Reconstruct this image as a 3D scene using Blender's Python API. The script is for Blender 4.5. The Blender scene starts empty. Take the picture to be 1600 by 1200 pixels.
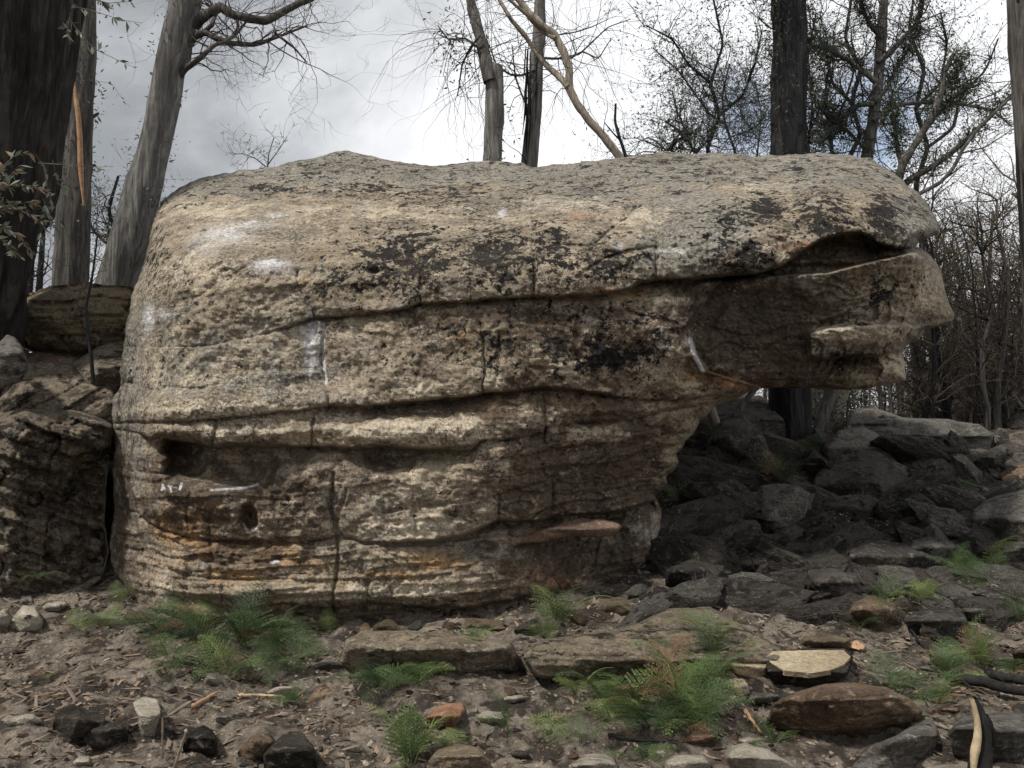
import bpy, bmesh, math, random
import numpy as np
from mathutils import Vector, Matrix

S = bpy.context.scene
COL = S.collection
R = math.radians
# ---------------------------------------------------------------- camera
F_PX, PITCH, CAM_Z = 1244.0, 2.76, 1.5
cam_d = bpy.data.cameras.new('camera'); cam = bpy.data.objects.new('camera', cam_d); COL.objects.link(cam)
cam_d.sensor_width = 36; cam_d.lens = F_PX / 1600 * 36; cam_d.clip_start = 0.05; cam_d.clip_end = 2000
cam.location = (0, 0, CAM_Z); cam.rotation_euler = (R(90 + PITCH), 0, 0)
S.camera = cam
# ---------------------------------------------------------------- light
SUN = Vector((-0.46, -0.34, 0.84)).normalized()
sd = bpy.data.lights.new('sun', 'SUN'); sd.energy = 3.9; sd.angle = R(5); sd.color = (1.0, 0.955, 0.89)
so = bpy.data.objects.new('sun', sd); COL.objects.link(so)
so.rotation_euler = SUN.to_track_quat('Z', 'Y').to_euler()
S.view_settings.view_transform = 'Standard'; S.view_settings.look = 'None'
S.view_settings.gamma = 1; S.view_settings.use_curve_mapping = False
S.view_settings.exposure = 0.18

# pixel helpers (photograph pixels, 1600 x 1200)
cp, sp = math.cos(R(PITCH)), math.sin(R(PITCH))
def P(px, py, Y):
    """world point seen at photo pixel px,py that lies Y metres in front (works on arrays)"""
    a = (np.asarray(px, float) - 800) / F_PX; b = (600 - np.asarray(py, float)) / F_PX
    dy = cp - b * sp; dz = sp + b * cp
    return np.stack([a / dy * Y, np.broadcast_to(Y, a.shape) * 1.0, CAM_Z + dz / dy * Y], -1)
def pdir(px, py):
    v = P(px, py, 1.0) - np.array([0, 0, CAM_Z]); return v / np.linalg.norm(v)

# ---------------------------------------------------------------- node helpers
class NT:
    def __init__(s, tree): s.t = tree; s.n = tree.nodes; s.l = tree.links
    def node(s, typ, **kw):
        n = s.n.new(typ)
        for k, v in kw.items():
            if k.startswith('_'): setattr(n, k[1:], v)
            else:
                key = k.replace('__', ' ')
                s.put(n.inputs[key], v)
        return n
    def put(s, sock, v):
        if isinstance(v, bpy.types.NodeSocket): s.l.new(v, sock)
        elif v is not None:
            if sock.type == 'RGBA' and not hasattr(v, '__len__'): v = (v, v, v, 1)
            elif sock.type == 'RGBA' and len(v) == 3: v = (*v, 1)
            sock.default_value = v
    def math(s, op, a, b=0.0, c=None, clamp=False):
        n = s.n.new('ShaderNodeMath'); n.operation = op; n.use_clamp = clamp
        s.put(n.inputs[0], a); s.put(n.inputs[1], b)
        if c is not None: s.put(n.inputs[2], c)
        return n.outputs[0]
    def vmath(s, op, a, b=None):
        n = s.n.new('ShaderNodeVectorMath'); n.operation = op
        s.put(n.inputs[0], a)
        if b is not None: s.put(n.inputs[1], b)
        return n.outputs['Value'] if op in ('DOT_PRODUCT', 'LENGTH') else n.outputs[0]
    def mix(s, f, a, b, mode='MIX'):
        n = s.n.new('ShaderNodeMix'); n.data_type = 'RGBA'; n.blend_type = mode
        s.put(n.inputs[0], f); s.put(n.inputs[6], a); s.put(n.inputs[7], b)
        return n.outputs[2]
    def noise(s, vec, scale, detail=5, rough=0.55, dist=0.0, typ=None):
        n = s.n.new('ShaderNodeTexNoise')
        if typ: n.noise_type = typ
        s.put(n.inputs['Vector'], vec); n.inputs['Scale'].default_value = scale
        n.inputs['Detail'].default_value = detail; n.inputs['Roughness'].default_value = rough
        n.inputs['Distortion'].default_value = dist
        return n.outputs['Fac']
    def scalev(s, vec, sc, rot=(0, 0, 0), loc=(0, 0, 0)):
        n = s.n.new('ShaderNodeMapping'); s.put(n.inputs['Vector'], vec)
        n.inputs['Scale'].default_value = sc; n.inputs['Rotation'].default_value = rot; n.inputs['Location'].default_value = loc
        return n.outputs[0]
    def ss(s, v, lo, hi, a=0.0, b=1.0):
        n = s.n.new('ShaderNodeMapRange'); n.interpolation_type = 'SMOOTHSTEP'
        s.put(n.inputs[0], v)
        for i, q in enumerate((lo, hi, a, b)): s.put(n.inputs[i + 1], q)
        return n.outputs[0]
def new_mat(name):
    m = bpy.data.materials.new(name); m.use_nodes = True; m.node_tree.nodes.clear()
    return m, NT(m.node_tree)
def finish(N, col, rough=0.9, bump=None, bstr=0.5, bdist=0.01, spec=0.2, trans=0.0):
    b = N.node('ShaderNodeBsdfPrincipled', Base__Color=col, Roughness=rough)
    b.inputs['Specular IOR Level'].default_value = spec
    if bump is not None:
        bn = N.node('ShaderNodeBump', Height=bump, Strength=bstr, Distance=bdist)
        N.l.new(bn.outputs[0], b.inputs['Normal'])
    out = N.node('ShaderNodeOutputMaterial')
    if trans > 0:
        t = N.node('ShaderNodeBsdfTranslucent', Color=col)
        mx = N.node('ShaderNodeMixShader'); mx.inputs[0].default_value = trans
        N.l.new(b.outputs[0], mx.inputs[1]); N.l.new(t.outputs[0], mx.inputs[2]); N.l.new(mx.outputs[0], out.inputs[0])
    else: N.l.new(b.outputs[0], out.inputs[0])

# ---------------------------------------------------------------- world: nishita sky with broken cloud over it
w = bpy.data.worlds.new('World'); S.world = w; w.use_nodes = True; w.node_tree.nodes.clear(); N = NT(w.node_tree)
sky = N.node('ShaderNodeTexSky', _sky_type='NISHITA', _sun_disc=False)
sky.sun_elevation = math.asin(SUN.z); sky.sun_rotation = math.atan2(SUN.x, SUN.y)
skycol = N.mix(1.0, sky.outputs[0], (0.115, 0.115, 0.115, 1), 'MULTIPLY')
tc = N.node('ShaderNodeTexCoord'); D = tc.outputs['Generated']
sep = N.node('ShaderNodeSeparateXYZ', Vector=D)
# clouds are flat-based: compress with height
zc = N.math('MAXIMUM', sep.outputs[2], 0.0)
den = N.math('ADD', zc, 0.35)
cx = N.math('DIVIDE', sep.outputs[0], den); cy = N.math('DIVIDE', sep.outputs[1], den)
cv = N.node('ShaderNodeCombineXYZ', X=cx, Y=cy).outputs[0]
n1 = N.noise(cv, 1.1, 7, 0.55, 0.3)
n2 = N.noise(N.scalev(cv, (1, 1, 1), loc=(3.1, 1.7, 0)), 0.55, 4, 0.5)
# open blue gap low on the right of the view and a few more where the noise breaks
g = pdir(1335, 195)
dd = N.vmath('DISTANCE', D, tuple(g)) if False else None
vm = N.n.new('ShaderNodeVectorMath'); vm.operation = 'DISTANCE'; N.put(vm.inputs[0], D); vm.inputs[1].default_value = tuple(g)
g2 = pdir(1175, 190)
vm2 = N.n.new('ShaderNodeVectorMath'); vm2.operation = 'DISTANCE'; N.put(vm2.inputs[0], D); vm2.inputs[1].default_value = tuple(g2)
dmin = N.math('MINIMUM', vm.outputs['Value'], N.math('ADD', vm2.outputs['Value'], 0.02))
nn = N.noise(D, 9, 5, 0.6)
gap = N.ss(N.math('ADD', dmin, N.math('MULTIPLY', N.math('SUBTRACT', nn, 0.5), 0.25)), 0.015, 0.115, 0.75, 0.0)
gap2 = N.ss(n2, 0.66, 0.76)
gap = N.math('MAXIMUM', gap, gap2)
# cloud brightness: thin bright cloud on the right, thicker and greyer on the left and overhead
side = N.math('ADD', N.math('MULTIPLY', sep.outputs[0], 1.0), N.math('ADD', N.math('MULTIPLY', sep.outputs[2], -1.15), 0.30))
br = N.math('ADD', N.math('MULTIPLY', side, 0.85), N.math('MULTIPLY', N.math('SUBTRACT', n1, 0.5), 2.4))
br = N.math('ADD', br, N.math('MULTIPLY', N.math('SUBTRACT', n2, 0.5), 0.7))
bright = N.ss(br, -0.62, 0.0)
cl = N.mix(bright, (0.31, 0.33, 0.355, 1), (0.96, 0.975, 1.0, 1))
fin = N.mix(gap, cl, skycol)
bg = N.node('ShaderNodeBackground', Color=fin, Strength=1.0)
out = N.node('ShaderNodeOutputWorld'); N.l.new(bg.outputs[0], out.inputs[0])

# ---------------------------------------------------------------- numpy noise
_T = np.random.RandomState(7).rand(64, 64, 64).astype(np.float32)
def vnoise(p):
    i = np.floor(p).astype(int); f = p - i; f = f * f * (3 - 2 * f); i &= 63; j = (i + 1) & 63
    x0, y0, z0 = i[..., 0], i[..., 1], i[..., 2]; x1, y1, z1 = j[..., 0], j[..., 1], j[..., 2]
    fx, fy, fz = f[..., 0], f[..., 1], f[..., 2]
    a = _T[x0, y0, z0] * (1 - fx) + _T[x1, y0, z0] * fx; b = _T[x0, y1, z0] * (1 - fx) + _T[x1, y1, z0] * fx
    c = _T[x0, y0, z1] * (1 - fx) + _T[x1, y0, z1] * fx; d = _T[x0, y1, z1] * (1 - fx) + _T[x1, y1, z1] * fx
    return (a * (1 - fy) + b * fy) * (1 - fz) + (c * (1 - fy) + d * fy) * fz - 0.5
def fbm(p, sc=1.0, octs=4, gain=0.5, off=0.0):
    p = np.asarray(p, float) * sc + off; s = 0; a = 1
    for k in range(octs): s = s + a * vnoise(p + k * 17.3); p = p * 2.03; a *= gain
    return s
def ridge(p, sc=1.0, octs=4, gain=0.5, off=0.0):
    p = np.asarray(p, float) * sc + off; s = 0; a = 1
    for k in range(octs): s = s + a * (0.5 - np.abs(vnoise(p + k * 11.7)) * 2); p = p * 2.07; a *= gain
    return s
def sstep(x, a, b):
    t = np.clip((x - a) / (b - a), 0, 1); return t * t * (3 - 2 * t)

# ---------------------------------------------------------------- object helpers
def mesh_np(name, V, F, mat=None, smooth=False, attrs=None):
    V = np.asarray(V, np.float32); me = bpy.data.meshes.new(name)
    if isinstance(F, (list, tuple)) and len(F) and isinstance(F[0], np.ndarray):
        fl = [f for f in F if len(f)]
    else: fl = [np.asarray(F)]
    li = np.concatenate([f.ravel() for f in fl]).astype(np.int32)
    tot = np.concatenate([np.full(len(f), f.shape[1]) for f in fl]).astype(np.int32)
    st = np.concatenate([[0], np.cumsum(tot)[:-1]]).astype(np.int32)
    me.vertices.add(len(V)); me.vertices.foreach_set('co', V.ravel())
    me.loops.add(len(li)); me.loops.foreach_set('vertex_index', li)
    me.polygons.add(len(tot)); me.polygons.foreach_set('loop_start', st); me.polygons.foreach_set('loop_total', tot)
    me.update(calc_edges=True)
    me.polygons.foreach_set('use_smooth', np.full(len(tot), smooth, bool))
    if attrs:
        for k, v in attrs.items():
            a = me.color_attributes.new(k, 'FLOAT_COLOR', 'POINT')
            a.data.foreach_set('color', np.asarray(v, np.float32).ravel())
    if mat: me.materials.append(mat)
    me.validate(); return me
def obj(name, me, parent=None, loc=(0, 0, 0), rot=None, scale=None):
    o = bpy.data.objects.new(name, me); COL.objects.link(o); o.location = loc
    if rot is not None: o.rotation_euler = rot
    if scale is not None: o.scale = scale
    if parent: o.parent = parent
    return o
def tag(o, label=None, cat=None, group=None, kind=None):
    if label: o['label'] = label
    if cat: o['category'] = cat
    if group: o['group'] = group
    if kind: o['kind'] = kind
    return o
def empty(name, loc, label, cat, group=None):
    o = bpy.data.objects.new(name, None); COL.objects.link(o); o.location = loc; o.empty_display_size = 0.1
    return tag(o, label, cat, group)
def copy_tree(o, loc=None, rotz=None, scale=None, label=None):
    r = o.copy(); COL.objects.link(r)
    if loc is not None: r.location = loc
    if rotz is not None: r.rotation_euler = (0, 0, rotz)
    if scale is not None: r.scale = scale
    if label: r['label'] = label
    for ch in list(o.children):
        c = ch.copy(); COL.objects.link(c); c.parent = r
    return r
class Tubes:
    def __init__(s): s.V = []; s.F = []; s.n = 0
    def add(s, pts, rad, sides=5, cap=True, wob=0, rng=None):
        pts = np.asarray(pts, float); rad = np.asarray(rad, float); k = len(pts)
        t = np.gradient(pts, axis=0); t /= (np.linalg.norm(t, axis=1, keepdims=True) + 1e-9)
        ref = np.array([0.31, 0.9, 0.2]) if abs(t[0] @ np.array([0.31, 0.9, 0.2])) < 0.8 else np.array([1.0, 0, 0])
        u = np.cross(t, ref); u /= (np.linalg.norm(u, axis=1, keepdims=True) + 1e-9); v = np.cross(t, u)
        a = np.arange(sides) * 2 * math.pi / sides
        ring = (np.cos(a)[None, :, None] * u[:, None] + np.sin(a)[None, :, None] * v[:, None]) * rad[:, None, None]
        V = pts[:, None] + ring
        V = V.reshape(-1, 3)
        i = np.arange(k - 1)[:, None] * sides + np.arange(sides)[None]; j = np.arange(k - 1)[:, None] * sides + (np.arange(sides)[None] + 1) % sides
        F = np.stack([i, j, j + sides, i + sides], -1).reshape(-1, 4) + s.n
        s.V.append(V); s.F.append(F); s.n += len(V)
    def mesh(s, name, mat, smooth=True):
        if not s.V: return None
        return mesh_np(name, np.concatenate(s.V), np.concatenate(s.F), mat, smooth)
def leaf_mesh(name, pos, d, size, mat, rng, width=0.32, fold=0.25):
    """leaf-shaped folded faces: pos (n,3) base, d (n,3) direction, size (n,)"""
    pos = np.asarray(pos, float); d = np.asarray(d, float); size = np.asarray(size, float); n = len(pos)
    d = d / (np.linalg.norm(d, axis=1, keepdims=True) + 1e-9)
    r = rng.normal(size=(n, 3)); s_ = np.cross(d, r); s_ /= (np.linalg.norm(s_, axis=1, keepdims=True) + 1e-9); nn_ = np.cross(d, s_)
    L = size[:, None]
    a = pos; t = pos + d * L + nn_ * L * rng.uniform(-.25, .25, (n, 1)); m = pos + d * L * 0.45
    l = m + s_ * L * width * .5 + nn_ * L * fold * .3; rr = m - s_ * L * width * .5 + nn_ * L * fold * .3
    V = np.stack([a, rr, t, l], 1).reshape(-1, 3)
    b = np.arange(n)[:, None] * 4
    F = np.concatenate([b + np.array([[0, 1, 2]]), b + np.array([[0, 2, 3]])])
    return mesh_np(name, V, F, mat, False)

# ---------------------------------------------------------------- ground height
gy = np.array([-400, -20, 0, 3, 3.5, 5.3, 6.5, 8.0, 9.5, 11, 14, 20, 40, 100, 400.])
gz = np.array([-.2, -.2, -.06, 0, 0, .11, .35, .85, 1.27, 1.36, 1.25, .5, -2.5, -9, -22.])
def ground_z(x, y):
    x = np.asarray(x, float); y = np.asarray(y, float)
    z = np.interp(y, gy, gz)
    z = z - 0.05 * np.clip(-x - 1.5, 0, 3) * sstep(y, 2, 5) * (1 - sstep(y, 6, 8))
    p = np.stack([x, y, x * 0], -1)
    near = 1 - sstep(np.hypot(x, y), 18, 40)
    z = z + near * (0.16 * fbm(p, 0.8, 2) + 0.07 * fbm(p, 2.6, 3, off=5) + 0.03 * ridge(p, 9, 3, off=9) - 0.0) + (1 - near) * 2.0 * fbm(p, 0.02, 2)
    return z
def YG(px, py, y0=2.2, y1=30):
    """depth at which the ray of a pixel meets the ground"""
    Y = np.linspace(y0, y1, 1400); q = P(np.full(Y.shape, px, float), np.full(Y.shape, py, float), Y)
    h = q[:, 2] - ground_z(q[:, 0], q[:, 1]); k = np.where(h < 0)[0]
    return float(Y[k[0]]) if len(k) else y1
def on_ground(px, py):
    Y = YG(px, py); q = P(px, py, Y); q[2] = ground_z(q[0], q[1]); return q

# ---------------------------------------------------------------- materials
def attr(N, name):
    n = N.n.new('ShaderNodeAttribute'); n.attribute_name = name; return n
def mat_boulder():
    m, N = new_mat('sandstone_boulder')
    O = N.node('ShaderNodeTexCoord').outputs['Object']
    A = attr(N, 'zoneA'); B = attr(N, 'zoneB'); C = attr(N, 'zoneC')
    a = N.node('ShaderNodeSeparateColor', Color=A.outputs[0]).outputs; b = N.node('ShaderNodeSeparateColor', Color=B.outputs[0]).outputs
    c = N.node('ShaderNodeSeparateColor', Color=C.outputs[0]).outputs
    bed = N.scalev(O, (0.7, 0.7, 3.2), rot=(0, R(-3), 0))
    nA = N.noise(O, 1.3, 6, 0.6, 0.4); nB = N.noise(bed, 3.0, 8, 0.62, 0.5); nC = N.noise(O, 11, 8, 0.68, 0.3); nD = N.noise(O, 38, 6, 0.7)
    nE = N.noise(O, 130, 4, 0.7)
    col = N.mix(N.ss(nB, 0.38, 0.64), (0.200, 0.164, 0.124, 1), (0.40, 0.335, 0.255, 1))
    col = N.mix(N.ss(nA, 0.40, 0.66, 0, 0.65), col, (0.30, 0.245, 0.17, 1))
    col = N.mix(N.ss(nC, 0.52, 0.66, 0, 0.7), col, (0.47, 0.41, 0.325, 1))
    # grey weathering
    gm = N.ss(N.math('ADD', N.math('MULTIPLY', a[1], 0.42), N.math('ADD', N.math('MULTIPLY', N.noise(N.scalev(O, (1, 1, 1.6)), 4.5, 10, 0.72, 0.6), .6), N.math('MULTIPLY', N.noise(O, 17, 8, .72, .5), .4))), 0.56, 0.66, 0, 0.85)
    col = N.mix(gm, col, N.mix(N.ss(nD, .35, .65), (0.175, 0.168, 0.150, 1), (0.285, 0.27, 0.235, 1)))
    # ochre and red iron stains
    om = N.ss(N.math('ADD', N.math('MULTIPLY', b[0], 0.5), nB), 0.68, 0.92, 0, .8)
    col = N.mix(om, col, (0.37, 0.215, 0.095, 1))
    rm = N.ss(N.math('ADD', N.math('MULTIPLY', b[1], 0.6), nB), 0.72, 0.98, 0, .8)
    col = N.mix(rm, col, (0.40, 0.20, 0.115, 1))
    # brown-black mineral stain
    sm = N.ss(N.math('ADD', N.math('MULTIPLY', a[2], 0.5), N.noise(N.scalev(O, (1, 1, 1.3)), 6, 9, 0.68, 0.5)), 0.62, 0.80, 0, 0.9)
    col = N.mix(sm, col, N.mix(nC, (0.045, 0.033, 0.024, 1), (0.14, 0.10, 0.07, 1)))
    pm = N.ss(N.math('ADD', N.math('MULTIPLY', A.outputs['Alpha'], 0.45), N.noise(O, 7, 9, 0.7, 0.4)), 0.62, 0.80, 0, 0.85)  # pale patches: light on the bulges painted in, plus barer rock
    col = N.mix(pm, col, (0.53, 0.46, 0.355, 1))
    # pale crustose spots
    vor = N.node('ShaderNodeTexVoronoi', Vector=O, Scale=26.0)
    spot = N.math('MULTIPLY', N.ss(N.math('ADD', vor.outputs['Distance'], N.math('MULTIPLY', nD, 0.5)), 0.50, 0.42), N.ss(N.noise(O, 3.3, 3, .5), 0.50, 0.62, 0, .6))
    col = N.mix(spot, col, (0.44, 0.41, 0.34, 1))
    # black lichen: ragged clusters, crisp edged, broken by fine noise
    ln = N.noise(N.scalev(O, (1, 1, 1.15)), 9.5, 12, 0.66, 0.6); ln2 = N.noise(O, 30, 8, 0.72, 0.4)
    lsum = N.math('ADD', N.math('MULTIPLY', ln, 0.52), N.math('MULTIPLY', ln2, 0.48))
    thr = N.math('SUBTRACT', 0.622, N.math('MULTIPLY', a[0], 0.145))
    lm = N.ss(N.math('SUBTRACT', lsum, thr), 0.0, 0.010, 0, 0.97)
    col = N.mix(lm, col, N.mix(ln2, (0.005, 0.005, 0.006, 1), (0.022, 0.022, 0.022, 1)))
    spk = N.ss(N.math('ADD', N.noise(O, 42, 8, 0.74, 0.3), N.math('MULTIPLY', N.noise(O, 2.6, 5, .6), .5)), 0.79, 0.83, 0, 0.7)
    col = N.mix(spk, col, (0.050, 0.043, 0.036, 1))
    # chalk dust
    hn = N.noise(N.scalev(O, (1.2, 1.2, 3.0), rot=(0, R(25), 0)), 9, 8, 0.7)
    cm = N.ss(N.math('MULTIPLY', b[2], N.math('ADD', N.math('MULTIPLY', N.math('SUBTRACT', N.math('ADD', N.math('MULTIPLY', hn, .6), N.math('MULTIPLY', nD, .4)), .5), 3.0), 0.98)), 0.05, 1.0, 0, 0.85)
    col = N.mix(cm, col, (0.64, 0.64, 0.655, 1))
    # fine grain
    grain = N.math('ADD', N.math('MULTIPLY', nE, 0.9), N.math('MULTIPLY', nD, 0.8))
    col = N.mix(1.0, col, N.mix(N.ss(grain, 0.62, 1.08), (0.58, 0.57, 0.56, 1), (1.36, 1.35, 1.32, 1)), 'MULTIPLY')
    h = N.math('ADD', N.math('MULTIPLY', nC, 1.0), N.math('MULTIPLY', nD, 0.45))
    h = N.math('ADD', h, N.math('MULTIPLY', nE, 0.14))
    h = N.math('ADD', h, N.math('MULTIPLY', N.noise(N.scalev(O, (1, 1, 5), rot=(0, R(-4), 0)), 7, 8, 0.6), 0.7))
    h = N.math('ADD', h, N.math('MULTIPLY', lm, 0.10))
    finish(N, col, 0.92, h, 0.95, 0.034, 0.15); return m
def mat_rock(name, dark, light, spots=(0.36, 0.35, 0.31), spot_amt=0.4, char=0.0, sc=1.0, charcol=(0.018, 0.016, 0.015)):
    m, N = new_mat(name)
    tcn = N.node('ShaderNodeTexCoord'); oi = N.node('ShaderNodeObjectInfo')
    O = N.vmath('ADD', tcn.outputs['Object'], N.vmath('SCALE', (37.0, 11.0, 53.0), None) if False else N.node('ShaderNodeCombineXYZ', X=N.math('MULTIPLY', oi.outputs['Random'], 40.0), Y=N.math('MULTIPLY', oi.outputs['Random'], 17.0), Z=0.0).outputs[0])
    nA = N.noise(N.scalev(O, (1, 1, 2.0)), 2.2 * sc, 7, 0.62, 0.5); nB = N.noise(O, 9 * sc, 8, 0.68, 0.3); nC = N.noise(O, 40 * sc, 6, 0.7); nD = N.noise(O, 130, 3, 0.7)
    col = N.mix(N.ss(nA, 0.36, 0.64), (*dark, 1), (*light, 1))
    col = N.mix(N.ss(N.math('ADD', nB, N.math('MULTIPLY', nC, 0.5)), 0.86 - 0.2 * spot_amt, 0.93, 0, 0.8), col, (*spots, 1))
    if char > 0:
        col = N.mix(N.ss(N.math('ADD', N.math('MULTIPLY', nB, 0.5), N.math('MULTIPLY', nA, 0.5)), 0.60 - char * 0.25, 0.68 - char * 0.2, 0, 0.95), col, (*charcol, 1))
    hv = N.math('ADD', N.math('MULTIPLY', oi.outputs['Random'], 0.4), 0.8)
    col = N.mix(1.0, col, N.node('ShaderNodeCombineColor', Red=hv, Green=hv, Blue=hv).outputs[0], 'MULTIPLY')
    col = N.mix(1.0, col, N.mix(N.ss(N.math('ADD', nC, nD), 0.7, 1.3), (0.6, 0.6, 0.6, 1), (1.35, 1.34, 1.3, 1)), 'MULTIPLY')
    h = N.math('ADD', nB, N.math('ADD', N.math('MULTIPLY', nC, 0.5), N.math('MULTIPLY', nD, 0.12)))
    h = N.math('ADD', h, N.math('MULTIPLY', N.noise(N.scalev(O, (1, 1, 4)), 6 * sc, 7, 0.6), 1.1))
    finish(N, col, 0.92, h, 1.0, 0.055 / max(sc, 1), 0.15); return m
def mat_bark(name, dark, light, furrow=1.0, sc=1.0, warm=None, coords='Object'):
    m, N = new_mat(name)
    O = N.node('ShaderNodeTexCoord').outputs[coords]
    s1 = N.noise(N.scalev(O, (9 * sc, 9 * sc, 0.9 * sc)), 1.6, 8, 0.65, 0.8); s2 = N.noise(N.scalev(O, (30 * sc, 30 * sc, 3 * sc)), 1.6, 6, 0.7); s3 = N.noise(O, 3.0, 5, 0.6)
    col = N.mix(N.ss(N.math('ADD', N.math('MULTIPLY', s1, .65), N.math('MULTIPLY', s2, .35)), 0.38, 0.62), (*dark, 1), (*light, 1))
    col = N.mix(N.ss(s3, 0.48, 0.66, 0, 0.55), col, (*dark, 1))
    if warm: col = N.mix(N.ss(N.noise(N.scalev(O, (4, 4, .6)), 1.2, 4, .6), 0.55, 0.68, 0, .7), col, (*warm, 1))
    h = N.math('ADD', N.ss(s1, 0.30, 0.62), N.math('MULTIPLY', s2, 0.6))
    finish(N, col, 0.9, h, 0.9, 0.03 * furrow, 0.15); return m
def mat_leaf(name, a, b, trans=0.3, spec=0.3, rough=.55):
    m, N = new_mat(name)
    O = N.node('ShaderNodeTexCoord').outputs['Object']; oi = N.node('ShaderNodeObjectInfo').outputs['Random']
    g_ = N.node('ShaderNodeNewGeometry').outputs['Random Per Island']
    f = N.math('ADD', N.math('MULTIPLY', g_, 0.55), N.math('ADD', N.math('MULTIPLY', N.noise(O, 6, 3, .6), 0.4), N.math('MULTIPLY', oi, 0.42)))
    f = N.math('SUBTRACT', f, 0.12)
    col = N.mix(N.ss(f, 0.2, 0.85), (*a, 1), (*b, 1))
    finish(N, col, rough, None, spec=spec, trans=trans); return m
def mat_plain(name, c1, c2, sc=12, rough=.85, bump=.4):
    m, N = new_mat(name); O = N.node('ShaderNodeTexCoord').outputs['Object']
    n = N.noise(N.scalev(O, (1, 1, 1)), sc, 7, 0.65, .4); n2 = N.noise(O, sc * 5, 5, .7)
    finish(N, N.mix(N.ss(N.math('ADD', N.math('MULTIPLY', n, .7), N.math('MULTIPLY', n2, .3)), .38, .62), (*c1, 1), (*c2, 1)), rough, n2, bump, .006, .15); return m

M_BOULD = mat_boulder()
M_RTAN = mat_rock('weathered_sandstone', (0.13, 0.10, 0.068), (0.30, 0.235, 0.155), (0.36, 0.33, 0.26), 0.5, 0.25)
M_RGREY = mat_rock('lichened_grey_rock', (0.075, 0.068, 0.06), (0.19, 0.175, 0.155), (0.33, 0.32, 0.29), 0.6, 0.35)
M_RDARK = mat_rock('smoke_blackened_rock', (0.026, 0.023, 0.021), (0.095, 0.083, 0.072), (0.22, 0.205, 0.185), 0.45, 0.30)
M_RPALE = mat_rock('pale_broken_stone', (0.20, 0.175, 0.14), (0.43, 0.39, 0.32), (0.52, 0.48, 0.41), 0.4, 0.08, 2)
M_RCREAM = mat_rock('fresh_split_sandstone', (0.44, 0.35, 0.235), (0.60, 0.50, 0.35), (0.40, 0.30, 0.20), 0.15, 0.0, .8)
M_RRED = mat_rock('reddish_brown_rock', (0.105, 0.062, 0.045), (0.23, 0.15, 0.105), (0.38, 0.32, 0.23), 0.4, 0.2)
M_RORANGE = mat_rock('orange_sandstone', (0.33, 0.16, 0.095), (0.48, 0.28, 0.18), (0.42, 0.36, 0.29), 0.5, 0.05, 2)
M_RBROWN = mat_rock('brown_rock', (0.080, 0.055, 0.040), (0.21, 0.145, 0.098), (0.33, 0.29, 0.21), 0.35, 0.2)
M_RLEFT = mat_rock('rugged_brown_grey_rock', (0.065, 0.052, 0.040), (0.25, 0.205, 0.155), (0.40, 0.36, 0.29), 0.7, 0.45)
M_RFLAKE = mat_rock('pinkish_flake_rock', (0.11, 0.075, 0.058), (0.25, 0.17, 0.125), (0.30, 0.24, 0.19), 0.3, 0.1)
M_RLEDGE = mat_rock('mottled_bedrock', (0.13, 0.105, 0.078), (0.31, 0.255, 0.185), (0.42, 0.38, 0.30), 0.7, 0.38)
M_RCHAR = mat_rock('charred_stone', (0.022, 0.019, 0.017), (0.070, 0.060, 0.050), (0.19, 0.165, 0.14), 0.4, 0.0)

# ---------------------------------------------------------------- ground sheet
def mat_ground():
    m, N = new_mat('ashy_soil'); O = N.node('ShaderNodeTexCoord').outputs['Object']
    nA = N.noise(O, 1.3, 6, .6, .4); nB = N.noise(O, 6, 9, .68, .3); nC = N.noise(O, 28, 8, .7); nD = N.noise(O, 110, 4, .7)
    col = N.mix(N.ss(nB, .36, .62), (0.066, 0.056, 0.047, 1), (0.215, 0.185, 0.152, 1))
    col = N.mix(N.ss(nA, .52, .66, 0, .7), col, (0.31, 0.265, 0.21, 1))
    col = N.mix(N.ss(N.noise(O, 3.7, 8, .65, .5), .49, .58, 0, .9), col, (0.034, 0.029, 0.025, 1))
    vor = N.node('ShaderNodeTexVoronoi', Vector=N.scalev(O, (1, 1, .5)), Scale=34.0)
    gp = N.node('ShaderNodeSeparateXYZ', Vector=O).outputs
    shade_mask = N.math('MULTIPLY', N.ss(N.math('ADD', gp[0], N.math('MULTIPLY', nA, 1.0)), 1.2, 2.0), N.ss(N.math('ADD', gp[1], nB), 6.1, 6.9))  # shade under the overhang, painted into the soil colour on the right slope
    shade_mask = N.math('MULTIPLY', shade_mask, N.ss(N.math('ADD', gp[0], N.math('MULTIPLY', nA, 2.0)), 7.0, 4.6, 0.35, 1.0))
    col = N.mix(N.math('MULTIPLY', shade_mask, .88), col, (0.026, 0.023, 0.021, 1))
    chip = N.math('MULTIPLY', N.ss(vor.outputs['Distance'], .36, .28), N.ss(N.node('ShaderNodeSeparateColor', Color=vor.outputs['Color']).outputs[0], .62, .7))
    col = N.mix(N.math('MULTIPLY', chip, .75), col, N.mix(N.node('ShaderNodeSeparateColor', Color=vor.outputs['Color']).outputs[1], (0.09, 0.055, 0.035, 1), (0.42, 0.37, 0.29, 1)))
    col = N.mix(1.0, col, N.mix(N.ss(N.math('ADD', nC, nD), .7, 1.3), (0.6, 0.6, 0.6, 1), (1.38, 1.36, 1.32, 1)), 'MULTIPLY')
    h = N.math('ADD', N.math('ADD', nB, N.math('MULTIPLY', nC, .7)), N.math('ADD', N.math('MULTIPLY', nD, .2), N.math('MULTIPLY', chip, .15)))
    finish(N, col, .95, h, 1.0, .035, .1); return m
M_GROUND = mat_ground()
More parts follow.
